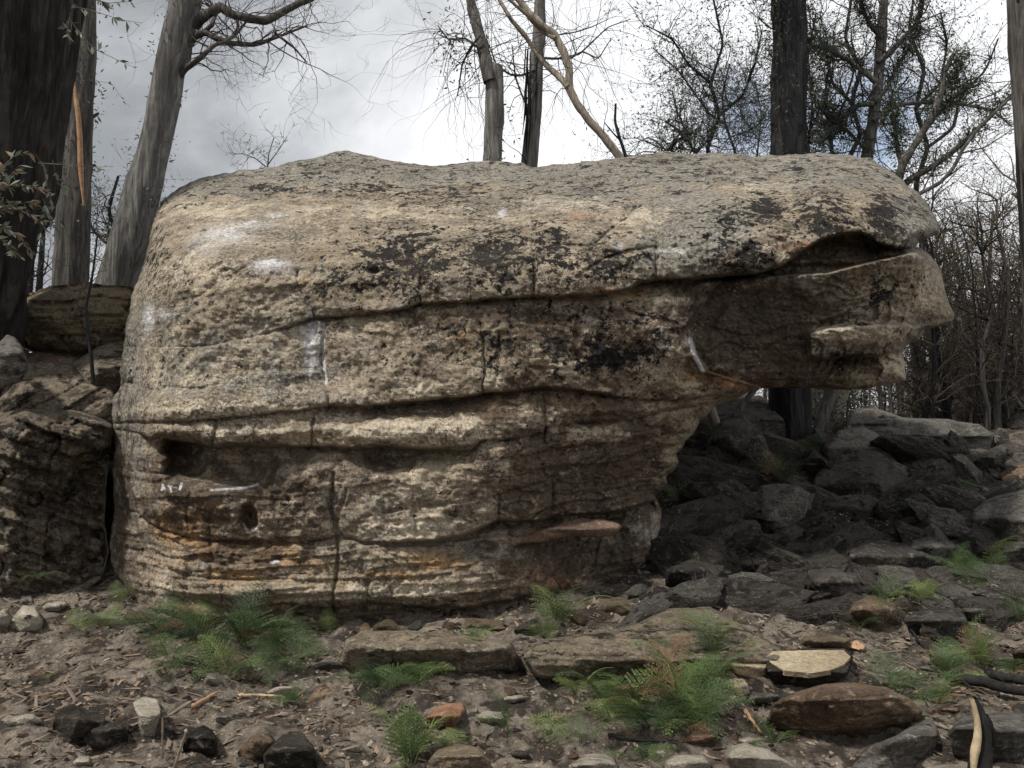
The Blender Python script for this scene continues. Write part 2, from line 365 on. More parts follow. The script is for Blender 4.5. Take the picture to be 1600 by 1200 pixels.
def axis(lo, hi, step, far, g=1.35):
    c = list(np.arange(lo, hi + 1e-6, step)); s = step; a = hi
    while a < far: s *= g; a += s; c.append(a)
    s = step; a = lo; pre = []
    while a > -far: s *= g; a -= s; pre.append(a)
    return np.array(pre[::-1] + c)
gxs = axis(-4.6, 6.2, 0.03, 600); gys = axis(2.0, 9.6, 0.03, 600)
GX, GY = np.meshgrid(gxs, gys); GZ = ground_z(GX, GY)
pp = np.stack([GX, GY, GX * 0], -1); nearm = (np.abs(GX) < 8) & (GY < 12) & (GY > 0)
GZ = GZ + np.where(nearm, 0.016 * ridge(pp, 22, 3) + .022 * np.abs(fbm(pp, 5, 4, .6, off=44)), 0)
nx, ny = len(gxs), len(gys); idx = np.arange(nx * ny).reshape(ny, nx)
GF = np.stack([idx[:-1, :-1], idx[:-1, 1:], idx[1:, 1:], idx[1:, :-1]], -1).reshape(-1, 4)
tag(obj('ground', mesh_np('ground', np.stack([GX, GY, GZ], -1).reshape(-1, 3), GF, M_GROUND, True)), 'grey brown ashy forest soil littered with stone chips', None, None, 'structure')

# ---------------------------------------------------------------- rocks from a traced outline with real depth
def ragged(poly, step=4.0, amp=1.0, seed=0):
    rng = np.random.RandomState(seed); out = []
    poly = np.asarray(poly, float); n = len(poly)
    for i in range(n):
        a, b = poly[i], poly[(i + 1) % n]; k = max(1, int(np.hypot(*(b - a)) / step)); nr = np.array([-(b - a)[1], (b - a)[0]]); nr = nr / (np.hypot(*nr) + 1e-9)
        for j in range(k):
            q = a + (b - a) * j / k
            nz = fbm(np.array([q[0] * .05, q[1] * .05, seed * 3.7]), 1, 4, .6)
            out.append(q + nr * nz * amp * 2)
    return np.array(out)
def poly_dist(poly, X, Y):
    x = X.ravel(); y = Y.ravel(); best = np.full(x.shape, 1e18); bx = x.copy(); by = y.copy(); ins = np.zeros(x.shape, bool)
    n = len(poly)
    for i in range(n):
        x0, y0 = poly[i]; x1, y1 = poly[(i + 1) % n]; dx, dy = x1 - x0, y1 - y0; L = dx * dx + dy * dy + 1e-12
        t = np.clip(((x - x0) * dx + (y - y0) * dy) / L, 0, 1); qx = x0 + t * dx; qy = y0 + t * dy
        d = (x - qx) ** 2 + (y - qy) ** 2; k = d < best; best = np.where(k, d, best); bx = np.where(k, qx, bx); by = np.where(k, qy, by)
        if y0 != y1:
            c = ((y0 > y) != (y1 > y)) & (x < (x1 - x0) * (y - y0) / (y1 - y0) + x0); ins ^= c
    d = np.sqrt(best) * np.where(ins, 1, -1)
    return d.reshape(X.shape), bx.reshape(X.shape), by.reshape(X.shape)
def outline_grid(poly, step):
    poly = np.asarray(poly, float); x0, y0 = poly.min(0) - step * 1.5; x1, y1 = poly.max(0) + step * 1.5
    xs = np.arange(x0, x1, step); ys = np.arange(y0, y1, step); X, Y = np.meshgrid(xs, ys)
    d, bx, by = poly_dist(poly, X, Y)
    ins = d > -0.45 * step
    cell = ins[:-1, :-1] & ins[1:, :-1] & ins[:-1, 1:] & ins[1:, 1:]
    use = np.zeros(X.shape, bool); full = np.ones(X.shape, bool)
    pad = np.zeros((X.shape[0] + 1, X.shape[1] + 1), bool); pad[1:-1, 1:-1] = cell
    use = pad[:-1, :-1] | pad[1:, :-1] | pad[:-1, 1:] | pad[1:, 1:]
    full = pad[:-1, :-1] & pad[1:, :-1] & pad[:-1, 1:] & pad[1:, 1:]
    bnd = use & ~full
    X = np.where(bnd, bx, X); Y = np.where(bnd, by, Y); d = np.where(bnd, 0, np.maximum(d, 0))
    return X, Y, d, cell, use, bnd
def outline_mesh(name, poly, step, front, mid, back, mat, attrs=None, split=None, small=False):
    """front/mid give depth arrays for (X,Y,d); back gives thickness behind mid (metres). returns mesh or {layer: mesh}"""
    X, Y, d, cell, use, bnd = outline_grid(poly, step)
    Mi = mid(X, Y); Fr = np.where(bnd, Mi, front(X, Y, d, Mi))
    Pf = P(X, Y, Fr); Pb = P(X, Y, Mi); bk = np.where(bnd, 0, back(X, Y, d)); Pb[..., 1] += bk
    if small: Pr = P(X, Y, Mi + bk); Pb[..., 0] = Pr[..., 0]; Pb[..., 2] = np.minimum(Pb[..., 2], Pr[..., 2])
    fi = np.full(X.shape, -1); nu = int(use.sum()); fi[use] = np.arange(nu)
    inn = use & ~bnd; bi = fi.copy(); bi[inn] = nu + np.arange(int(inn.sum()))
    V = np.concatenate([Pf[use], Pb[inn]])
    cy_, cx_ = np.where(cell)
    def quads(I, rev):
        q = np.stack([I[cy_, cx_], I[cy_ + 1, cx_], I[cy_ + 1, cx_ + 1], I[cy_, cx_ + 1]], -1)
        return q[:, ::-1] if rev else q
    qf, qb = quads(fi, False), quads(bi, True)
    F = np.concatenate([qf, qb]); bad = (len(set()) > 0)
    at = None
    if attrs:
        A = attrs(X, Y, Pf); at = {k: np.concatenate([v[use], v[inn]]) for k, v in A.items()}
    if split is None: return mesh_np(name, V, F, mat, True, at)
    lay = split((X[cy_, cx_] + X[cy_ + 1, cx_ + 1]) / 2, (Y[cy_, cx_] + Y[cy_ + 1, cx_ + 1]) / 2); lay = np.concatenate([lay, lay])
    res = {}
    for l in np.unique(lay):
        f = F[lay == l]; u, inv = np.unique(f, return_inverse=True)
        res[int(l)] = mesh_np(name, V[u], inv.reshape(-1, 4), mat, True, {k: v[u] for k, v in at.items()} if at else None)
    return res

def tps(pts):
    pts = np.array(pts, float); xy = pts[:, :2] / 300.0; n = len(xy)
    def U(r2): return np.where(r2 > 1e-12, r2 * np.log(np.maximum(r2, 1e-12)), 0)
    K = U(((xy[:, None] - xy[None]) ** 2).sum(-1)) + np.eye(n) * 0.004; Pm = np.hstack([np.ones((n, 1)), xy])
    A = np.zeros((n + 3, n + 3)); A[:n, :n] = K; A[:n, n:] = Pm; A[n:, :n] = Pm.T
    w_ = np.linalg.solve(A, np.concatenate([pts[:, 2], np.zeros(3)]))
    def f(X, Y):
        x = X.ravel() / 300.0; y = Y.ravel() / 300.0; s = w_[n] + w_[n + 1] * x + w_[n + 2] * y
        for i in range(n): s = s + w_[i] * U((x - xy[i, 0]) ** 2 + (y - xy[i, 1]) ** 2)
        return s.reshape(X.shape)
    return f
def line_fn(pts):
    p = np.array(pts, float); return lambda X: np.interp(X, p[:, 0], p[:, 1])
def seg_dist(X, Y, pts):
    best = np.full(X.shape, 1e9)
    for (x0, y0), (x1, y1) in zip(pts[:-1], pts[1:]):
        dx, dy = x1 - x0, y1 - y0; t = np.clip(((X - x0) * dx + (Y - y0) * dy) / (dx * dx + dy * dy + 1e-9), 0, 1)
        best = np.minimum(best, np.hypot(X - x0 - t * dx, Y - y0 - t * dy))
    return best
def blob(X, Y, cx, cy, rx, ry, pw=2.0): return np.exp(-((np.abs(X - cx) / rx) ** pw + (np.abs(Y - cy) / ry) ** pw))

SIL = [(190,560),(197,520),(203,480),(208,455),(222,425),(232,390),(240,342),(250,318),(275,295),(310,280),(370,268),(430,260),(480,248),(520,240),(550,236),(575,242),(600,251),(650,257),(690,260),(715,256),(740,252),(790,252),(812,254),(830,262),(870,256),(930,250),(975,247),(1005,241),(1035,236),(1075,240),(1130,240),(1190,243),(1240,241),(1300,239),(1330,243),(1360,247),(1385,262),(1410,280),(1430,297),(1447,315),(1462,335),(1466,348),(1466,362),(1452,370),(1436,376),(1430,385),(1441,388),(1451,397),(1466,415),(1475,436),(1476,452),(1484,474),(1492,492),(1487,502),(1468,510),(1445,516),(1435,530),(1420,540),(1412,545),(1413,560),(1417,585),(1415,592),(1395,600),(1360,607),(1320,610),(1285,605),(1260,606),(1230,604),(1190,606),(1170,612),(1150,622),(1124,633),(1112,640),(1104,649),(1094,656),(1090,668),(1080,680),(1069,690),(1066,702),(1057,710),(1062,722),(1053,737),(1042,744),(1042,754),(1034,766),(1025,774),(1034,800),(1033,830),(1020,870),(1005,890),(985,905),(960,930),(930,950),(880,960),(850,966),(800,968),(700,966),(640,969),(590,972),(540,987),(500,994),(440,996),(400,992),(350,988),(320,982),(290,976),(262,968),(240,960),(215,948),(200,925),(185,903),(172,880),(170,850),(178,800),(175,740),(180,700),(173,650),(175,625),(190,602),(187,580)]
FM = tps([(250,320,7.0),(400,262,7.6),(550,238,8.0),(700,258,7.8),(850,256,7.8),(1035,238,7.8),(1200,243,7.7),(1330,243,7.4),(1400,275,6.9),(1460,335,6.25),
 (290,370,6.0),(400,350,6.05),(550,345,6.05),(700,340,6.05),(850,325,6.1),(1000,310,6.15),(1150,300,6.15),(1280,300,6.0),(1380,320,5.85),
 (245,430,5.85),(320,440,5.5),(450,440,5.42),(600,440,5.42),(800,430,5.42),(1000,410,5.42),(1150,400,5.40),(1260,370,5.42),(1380,370,5.5),(1440,350,5.8),
 (230,500,5.7),(205,560,6.0),(350,560,5.38),(500,560,5.36),(700,560,5.38),(900,560,5.42),(1040,540,5.48),
 (1120,500,5.55),(1200,470,5.5),(1200,560,5.72),(1300,450,5.5),(1300,580,5.82),(1400,440,5.6),(1400,570,5.9),(1470,470,5.95),(1150,600,5.72),
 (195,650,5.95),(260,650,5.38),(400,660,5.27),(600,660,5.28),(800,660,5.36),(950,640,5.5),(1050,650,5.8),
 (200,760,5.9),(250,760,5.5),(400,770,5.33),(600,770,5.33),(750,760,5.40),(900,740,5.72),(1020,720,6.0),
 (195,850,5.95),(270,870,5.5),(400,880,5.32),(600,880,5.34),(750,880,5.5),(860,880,5.75),(980,850,6.1),
 (230,940,5.7),(400,950,5.38),(600,950,5.42),(800,945,5.55),(900,930,5.8),(960,920,6.0)])
LA = [(100,540),(200,545),(330,540),(410,522),(440,517),(485,500),(520,498),(560,492),(600,487),(640,482),(655,475),(700,473),(740,470),(800,467),(835,465),(880,464),(920,463),(960,455),(985,450),(1000,440),(1030,437),(1080,435),(1130,432),(1180,430),(1220,418),(1245,398),(1280,375),(1315,365),(1345,362),(1372,380),(1400,388),(1435,384),(1520,370)]
LA2 = [(1000,445),(1100,440),(1200,432),(1260,428),(1300,424),(1340,414),(1400,400),(1440,388),(1520,380)]
LB = [(100,655),(180,662),(285,659),(360,653),(412,647),(461,644),(514,636),(562,635),(637,629),(694,623),(756,616),(805,614),(850,607),(902,612),(962,621),(1050,627),(1150,615),(1250,612),(1600,612)]
LB1 = [(150,600),(206,599),(222,606),(248,611),(259,604),(315,606),(337,600),(420,603),(500,598),(600,596)]
LC = [(100,672),(180,672),(220,678),(237,686),(250,680),(273,688),(307,693),(330,698),(390,695),(417,699),(483,699),(567,702),(593,697),(650,702),(700,703),(733,706),(750,690),(800,688),(850,678),(853,668),(900,663),(950,658),(1000,653),(1033,643),(1100,633),(1600,633)]
LD = [(100,790),(170,790),(217,803),(237,820),(260,830),(293,838),(337,845),(403,848),(483,848),(530,838),(567,845),(600,848),(667,847),(717,837),(760,822),(780,813),(833,817),(867,807),(933,803),(967,797),(1017,783),(1100,770)]
LE = [(100,850),(210,860),(273,893),(327,903),(400,905),(450,905),(497,910),(523,907),(577,905),(650,903),(700,897),(740,880),(800,860)]
LF = [(180,920),(283,930),(350,947),(383,953),(423,947),(450,943),(483,950),(513,952),(550,948),(583,943),(650,947),(667,950),(740,947),(790,940),(850,928),(900,915)]
LG = [(1262,560),(1290,562),(1330,556),(1380,556),(1400,548),(1440,535)]
fA, fA2, fB, fB1, fC, fD, fE, fF = map(line_fn, (LA, LA2, LB, LB1, LC, LD, LE, LF))
def ledge(X, Y, f, amp, w, lip=0.02, lw=6, crack=0.03, cw=2.2):
    """layer above the line stands proud by amp just over the line; below it the rock is recessed and comes back over w px"""
    Lx = f(X) + 3.0 * fbm(np.stack([X * .03, X * 0, X * 0 + 3], -1), 1, 4, .6); s = Y - Lx
    below = amp * np.exp(-np.maximum(s, 0) / w) * sstep(s, -2.0, 2.6)
    blend = lip * np.exp(np.minimum(s, 0) / lw) * sstep(-s, -2, 1)
    return below + blend + crack * np.exp(-(s / cw) ** 2)
CR = [  # vertical and slanting joints: (points, depth, half width px)
 ([(833,335),(832,380),(834,430),(833,466)], .035, 2.6), ([(465,425),(463,447),(480,465),(490,498)], .03, 2), ([(463,447),(440,458),(425,470)], .015, 2),
 ([(505,505),(503,570),(513,636)], .03, 2.2), ([(1022,310),(1026,380),(1027,436)], .035, 2.4), ([(750,505),(757,560),(755,616)], .03, 2), ([(657,400),(657,475)], .022, 2),
 ([(520,740),(517,790),(525,830),(530,870),(525,905),(518,953)], .05, 2.8), ([(1000,322),(975,345),(940,370),(920,385),(862,383)], .035, 2), ([(1025,385),(985,390),(940,408),(900,435)], .028, 2),
 ([(795,332),(765,346)], .03, 2), ([(488,655),(485,700)], .04, 2.2), ([(335,657),(332,697)], .035, 2.2), ([(270,655),(273,690)], .02, 2), ([(230,640),(222,680)], .02, 2), ([(393,655),(398,695)], .012, 2),
 ([(848,620),(850,676)], .03, 2), ([(293,790),(293,838)], .018, 1.8), ([(327,800),(330,845),(327,903)], .02, 1.8), ([(575,905),(574,945)], .03, 2), ([(610,915),(612,935)], .02, 2),
 ([(606,847),(602,905)], .015, 2), ([(700,623),(702,640)], .015, 2), ([(900,480),(898,560)], .02, 2.5), ([(780,505),(775,600)], .014, 2.5), ([(925,650),(918,705)], .012, 3),
 ([(779,775),(778,813)], .035, 2.2), ([(862,755),(857,805)], .03, 2.2), ([(600,800),(760,778),(860,752),(1040,745)], .02, 1.8), ([(860,775),(950,765),(1010,755)], .02, 1.6), ([(620,790),(780,790)], .01, 1.5),
 ([(200,735),(240,742),(262,738)], .018, 1.8), ([(258,740),(272,725)], .02, 2), ([(640,725),(650,847)], .012, 2.4), ([(1105,458),(1085,490),(1073,510),(1078,545)], .03, 2),
 ([(850,905),(830,912),(790,925),(750,940)], .02, 2), ([(700,868),(730,860),(755,845)], .035, 2.5), ([(640,888),(700,880),(728,866)], .03, 2.2), ([(410,870),(440,868),(520,860)], .014, 1.6),
 ([(1105,365),(1108,420)], .018, 2), ([(1060,310),(1105,320)], .012, 1.6), ([(905,650),(960,650),(1000,665),(1060,668)], .02, 2), ([(1000,660),(1040,672),(1085,650)], .02, 2), ([(540,770),(522,830)], .02, 3),
 ([(195,480),(212,540),(206,600)], .04, 4), ([(188,640),(205,700),(200,790),(222,860),(240,930)], .03, 4), ([(410,940),(470,960),(520,975)], .02, 2), ([(300,875),(410,890)], .01, 1.5), ([(240,780),(300,790),(360,820)], .012, 1.5),
 ([(380,420),(350,440),(300,470)], .012, 2.5), ([(560,520),(640,526),(700,515)], .010, 2), ([(830,575),(900,578),(1000,570)], .02, 2), ([(930,480),(1000,492),(1060,505)], .018, 2)]
PITS = [(290,717,30,31,.42,4),(262,702,28,12,.14,3),(374,728,54,26,.26,4),(455,722,30,14,.07,2),(605,717,40,17,.20,3),(680,716,40,12,.10,2),(388,808,12,16,.26,3),(560,690,20,5,.03,2),(571,911,6,5,.05,2),(310,812,22,16,.03,2),(262,815,16,12,.03,2),
 (428,868,16,14,.035,2),(1400,305,22,14,.05,2),(1375,330,16,22,.05,2),(1425,325,12,18,.04,2),(1245,266,14,8,.03,2),(920,690,16,9,.04,2),(760,855,26,8,.12,2),(668,560,40,12,.02,2),(880,500,60,14,.03,2),(330,800,30,22,.02,2),(1390,470,20,12,.03,2)]
def boulder_front(X, Y, d, Mi):
    base = FM(X, Y)
    top = (1 - sstep(Y, 290, 345)) * sstep(X, 235, 300) * (1 - sstep(X, 1385, 1450))
    wv = (30 - 13 * sstep(X, 1080, 1200)) * (1 - top) + 7 * top + 25 * sstep(260 - X, 0, 60) + 10 * sstep(Y, 900, 960); Rr = np.where(True, Mi - base, 0)
    c = np.sqrt(np.clip(1 - (1 - np.clip(d / wv, 0, 1)) ** 2, 0, 1))
    Fd = Mi + (base - Mi) * c
    W = P(X, Y, base)
    e = np.clip(d / 10, 0, 1)
    aA = np.interp(X, [400, 480, 640, 850, 1000, 1150, 1260, 1400, 1480], [0, .05, .14, .18, .28, .28, .22, .17, .09])
    wA = np.interp(X, [400, 640, 1000, 1150, 1400], [10, 22, 40, 70, 60])
    off = ledge(X, Y, fA, aA, wA, .02, 7, .045 * sstep(X, 400, 470) * (1 - sstep(X, 1200, 1260)), 2.2)
    # lower lip of the slot under the cap (the nose's own top edge)
    s2 = Y - fA2(X); on = sstep(X, 1060, 1180)
    off += on * sstep(-s2, -2.5, 2.5) * sstep(Y - fA(X), -2, 2.5) * (.08 + .06 * sstep(X, 1200, 1300)) * (1 - sstep(X, 1400, 1460)) - on * .03 * np.exp(-((s2 - 10) / 14) ** 2)
    off += on * -0.20 * np.exp(-np.maximum(s2, 0) / 60) * sstep(s2, -2.5, 2.5) * (1 - sstep(X, 1430, 1480))
    # small ledge inside the slot
    off -= .07 * blob(X, Y, 1290, 408, 60, 6, 4)
    aB = np.interp(X, [200, 360, 480, 560, 700, 860, 960, 1060, 1130], [.03, .07, .10, .22, .26, .15, .08, .08, .03]); wB = np.interp(X, [200, 500, 600, 900], [10, 14, 30, 22])
    off += ledge(X, Y, fB, aB, wB, .025, 8, .05 * (1 - sstep(X, 1080, 1140)), 2.2)
    off += ledge(X, Y, fB1, .02 * (1 - sstep(X, 320, 360)), 5, .015, 5, .025 * (1 - sstep(X, 330, 360)), 1.8) * (X < 380)
    # bed between B1 and B bulges on the left
    off -= .09 * np.exp(-((Y - 632) / 22) ** 2) * (1 - sstep(X, 480, 640)) * sstep(X, 185, 215)
    off -= .07 * np.exp(-((Y - (fB(X) + fC(X)) / 2 - 5) / 18) ** 2) * sstep(X, 210, 240) * (1 - sstep(X, 730, 780))
    aC = np.interp(X, [205, 235, 300, 400, 500, 560, 640, 720, 760, 900, 1000, 1080], [.04, .20, .34, .28, .16, .15, .24, .18, .06, .08, .09, .04]); wC = np.interp(X, [200, 300, 500, 640, 760], [26, 26, 20, 18, 12])
    off += ledge(X, Y, fC, aC, wC, .03, 8, .035, 2.2)
    aD = np.interp(X, [170, 300, 480, 600, 700, 760, 850, 1000], [.04, .07, .06, .12, .36, .46, .44, .32]); wD = np.interp(X, [170, 600, 760, 900, 1000], [8, 12, 26, 45, 40])
    off += ledge(X, Y, fD, aD, wD, .04, 13, .035, 2.0)
    off += ledge(X, Y, fE, .03, 10, .02, 8, .02, 1.8) * (1 - sstep(X, 720, 800))
    aF = np.interp(X, [280, 420, 520, 650, 760, 850, 900], [.06, .13, .10, .18, .16, .09, 0])
    off += ledge(X, Y, fF, aF, 16, .03, 9, .02, 2.0) * sstep(X, 250, 290) * (1 - sstep(X, 860, 900))
    off -= .06 * np.exp(-((Y - (fE(X) + fF(X)) / 2) / 16) ** 2) * sstep(X, 300, 400) * (1 - sstep(X, 690, 760))
    # nose: hollow face right of the arris, the pale slab and the block under it
    ar = np.interp(Y, [430, 460, 490, 510, 545, 580, 606], [1130, 1105, 1085, 1073, 1080, 1102, 1190])
    inn_ = sstep(X - ar, 0, 7); off += inn_ * (0.15 * np.exp(-np.maximum(X - ar, 0) / 120) + .03) * (Y > fA(X)) * (Y < 612)
    off -= .05 * np.exp(-((X - ar) / 12) ** 2) * (X < ar) * ((Y > 460) & (Y < 600))
    lg = line_fn(LG)(X); slabtop = np.interp(X, [1255, 1275, 1330, 1380, 1440, 1490], [520, 512, 505, 502, 505, 500])
    ins_ = sstep(X, 1256, 1272) * sstep(Y - slabtop, -3, 8) * sstep(lg - Y, -2, 2.5)
    off -= .20 * ins_; off += .10 * sstep(X, 1256, 1270) * sstep(Y - lg, -2.5, 2) * np.exp(-np.maximum(Y - lg, 0) / 20) + .0
    # big rounded mass low right, pale layers low
    off -= .10 * blob(X, Y, 975, 850, 60, 55, 2.6)
    off += .10 * sstep(X - np.interp(Y, [845, 870, 900, 925, 960], [925, 885, 853, 850, 850]), 0, 8) * (Y > fD(X) + 12) * (1 - sstep(X, 960, 1000))
    off += .05 * (Y > 600) * sstep(X, 830, 870) * blob(X, Y, 950, 730, 110, 40, 3)
    for (cx_, cy_, rx, ry, dp, pw) in PITS: 
        wx = X + 6 * fbm(np.stack([X * .06, Y * .06, X * 0], -1), 1, 2); off += dp * blob(wx, Y, cx_, cy_, rx, ry, pw)
    wx = X + 5 * fbm(np.stack([X * .045, Y * .045, X * 0 + 8], -1), 1, 3); wy = Y + 5 * fbm(np.stack([X * .045, Y * .045, X * 0 + 28], -1), 1, 3)
    for pts, dp, hw in CR:
        dd_ = seg_dist(wx, wy, pts); off += dp * 1.3 * np.exp(-(dd_ / hw) ** 2) + dp * .45 * np.exp(-(dd_ / (hw * 5)) ** 2)
    # beds: finer stepping that follows the dip
    dip = W[..., 2] - 0.035 * W[..., 0] + 0.05 * fbm(W, .9, 3)
    bd = fbm(np.stack([W[..., 0] * .35, W[..., 1] * .35, dip * 9], -1), 1, 4, .62, off=20)
    lowm = .28 + .05 * sstep(Y, 600, 720) + .45 * sstep(Y, 820, 860) + .3 * sstep(Y, 600, 700) * (1 - sstep(X, 420, 560)) + .3 * sstep(X, 850, 950) * sstep(Y, 640, 700)
    off += -.075 * bd * lowm * (1 - .7 * top)
    fine = ridge(np.stack([W[..., 0] * .5, W[..., 1] * .5, dip * 22], -1), 1, 3, .6, off=31); off += .028 * np.abs(fine) * np.clip(lowm - .4, 0, 1)
    off += -.10 * fbm(W, 1.5, 4, .5) - .050 * fbm(W, 6, 4, .6, off=3) - .022 * fbm(W, 24, 3, .6, off=13)
    dd2 = W[..., 2] - 0.03 * W[..., 0] - .20 * np.clip(W[..., 0], 0, 3) + 0.10 * fbm(W, 1.1, 3, off=61)
    sawm = .10 * sstep(Y, 470, 640) + .75 * sstep(Y, 830, 850) + .9 * sstep(X, 760, 860) * sstep(Y, 650, 700) + .45 * sstep(Y, 650, 700) * (1 - sstep(X, 430, 520))
    for kf, am in ((7.5, .050), (19.0, .022)):
        u = dd2 * kf + .6 * fbm(W, 2.2, 2, off=66 + kf); fl = np.floor(u); fr = u - fl; hs = np.abs(np.sin(fl * 12.9898 + kf) * 43758.5453) % 1
        off += am * (hs * .9 + .1) * (fr ** .8 * sstep(fr, 0, .12) - .4) * np.clip(sawm, 0, 1.1)
    tq = fbm(W * np.array([1, 1, 1.7]), 1.15, 3, .5, off=91) * 9; tf = tq - np.floor(tq)
    tm = .25 + .60 * sstep(X, 1060, 1160) * sstep(Y, 400, 430) + .55 * sstep(X, 720, 860) * sstep(Y, 640, 700) * (1 - sstep(X, 990, 1050)) + .25 * sstep(Y, 700, 760)
    off += .040 * (np.floor(tq) + sstep(tf, 0, .10) - tq) * np.clip(tm, 0, 1) * 1.0
    tq = fbm(W * np.array([1, 1, 2.4]), 3.1, 3, .5, off=97) * 8; tf = tq - np.floor(tq); off += .016 * (np.floor(tq) + sstep(tf, 0, .14) - tq) * np.clip(tm, 0, 1)
    # flaky scoops
    sc_ = ridge(W, 3.3, 3, .5, off=40); off += .02 * np.clip(sc_, 0, 1)
    return Fd + off * (0.25 + 0.75 * e)
MT = tps([(170,880,6.35),(175,650,6.35),(205,480,6.35),(245,330,7.1),(400,262,7.7),(550,236,8.1),(700,258,7.9),(850,257,7.9),(1035,237,7.9),(1200,243,7.8),(1330,243,7.5),(1400,272,7.1),(1467,350,6.5),(1440,384,6.3),(1490,490,6.35),(1417,585,6.3),(1250,606,6.25),(1110,640,6.15),(1060,710,6.3),(1034,800,6.55),(985,905,6.35),(880,960,5.95),(700,966,5.75),(500,994,5.65),(300,978,5.75),(200,925,6.15)])
def boulder_mid(X, Y): return MT(X, Y)
def boulder_back(X, Y, d):
    W = P(X, Y, 7.0); c = np.sqrt(np.clip(1 - (1 - np.clip(d / 170, 0, 1)) ** 2, 0, 1))
    return (1.9 + .5 * fbm(W, .8, 3)) * c * (1 + .1 * fbm(W, 4, 3))
def zones(X, Y, W):
    z = np.zeros(X.shape)
    def acc(lst):
        s = z.copy()
        for (cx_, cy_, rx, ry, a) in lst: s = np.maximum(s, a * np.exp(-(((X - cx_) / rx) ** 2 + ((Y - cy_) / ry) ** 2) * .7))
        return s
    nzr = 60 * fbm(np.stack([X * .012, Y * .05, X * 0], -1), 1, 4, .6, off=71); roof = 1 - sstep(Y + nzr, 275, 350)
    lich = acc([(430,295,60,12,.95),(560,290,120,20,.75),(700,300,150,25,.7),(900,290,180,25,.7),(1080,270,120,20,.75),(1245,265,16,9,1.3),(300,300,40,15,.7),(640,400,80,45,.85),(600,430,90,40,.7),(770,400,60,50,.85),(860,400,40,60,.75),(960,410,60,30,.75),
      (1150,340,50,35,.7),(1200,320,40,25,1.),(1160,395,50,25,.85),(1280,330,60,40,.85),(1380,340,30,45,1.15),(1425,320,30,30,.6),(870,530,150,50,.5),(760,540,60,40,.45),(940,560,80,24,.85),(1010,540,50,50,.6),(620,560,60,30,.3),
      (700,780,70,50,.4),(1380,460,26,22,.75),(1345,505,20,10,.6),(1330,560,30,14,.75),(740,640,100,14,.4),(850,690,60,30,.6),(420,790,70,40,.45),(640,800,60,30,.35),(530,760,40,30,.4),(960,620,100,12,.6),(240,400,20,40,.6),(215,700,30,120,.35),(930,655,40,20,.3),(800,950,60,10,.5),(700,940,30,8,.6)])
    lich = np.maximum(lich, .62 * roof) + .28 * (1 - roof) * (1 - sstep(Y, 560, 680))
    grey = acc([(1090,370,60,50,.9),(300,560,110,70,.22),(310,770,60,50,.6),(420,600,100,40,.25),(1190,500,110,70,.5),(560,820,60,60,.3),(330,860,40,30,.7),(760,870,60,20,.4),(980,850,60,60,.6),(1440,340,40,40,.6),(1060,350,30,80,.6),(190,700,30,200,.6)])
    grey = np.maximum(grey + .12 * (1 - sstep(Y, 560, 700)), roof * .42)
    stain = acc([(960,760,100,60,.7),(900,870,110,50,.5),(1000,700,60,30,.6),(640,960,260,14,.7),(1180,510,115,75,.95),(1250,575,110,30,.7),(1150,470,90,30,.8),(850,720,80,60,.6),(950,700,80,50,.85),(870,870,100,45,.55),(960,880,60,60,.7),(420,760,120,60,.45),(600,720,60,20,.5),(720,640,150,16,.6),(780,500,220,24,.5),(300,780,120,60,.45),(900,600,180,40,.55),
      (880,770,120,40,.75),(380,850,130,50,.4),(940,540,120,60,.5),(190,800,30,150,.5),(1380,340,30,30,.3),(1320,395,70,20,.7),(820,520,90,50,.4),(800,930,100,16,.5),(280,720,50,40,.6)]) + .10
    ochre = acc([(300,820,60,50,.7),(260,820,30,30,.7),(380,870,110,40,.6),(470,880,80,40,.4),(340,745,60,16,.75),(700,880,80,20,.7),(1100,590,40,15,.9),(735,530,40,20,.5),(620,900,100,30,.5),(500,700,200,14,.4),(870,630,120,20,.4),(980,460,80,20,.5),(380,950,120,20,.4),(270,725,14,18,.8),(420,690,160,12,.3),(390,812,20,16,.7)]) + .12
    red = acc([(1130,596,50,10,1.),(1170,602,40,6,1.2),(850,905,60,25,.7),(900,830,70,12,.8),(910,680,50,9,.7),(1380,520,80,16,.5),(1330,530,60,20,.5),(870,460,60,20,.3),(1010,690,60,30,.4),(885,690,14,7,1.),(1260,385,60,8,.6),(900,340,40,12,.6),(1450,480,30,20,.4),(800,890,80,20,.4),(1300,416,80,8,.6)])
    ch = acc([(350,368,48,16,.62),(390,352,44,10,.5),(320,384,30,22,.42),(430,420,40,12,.4),(425,412,26,8,.95),(410,418,20,10,.6),(232,500,9,24,.8),(255,494,20,10,.5),(487,540,14,40,.85),(470,515,16,20,.4),(1050,392,22,4,.6),(785,332,7,7,.8),(968,385,8,6,.5),(565,545,30,30,.22),(700,460,16,8,.3),(430,336,20,3,.6),(1075,530,6,12,.4)])
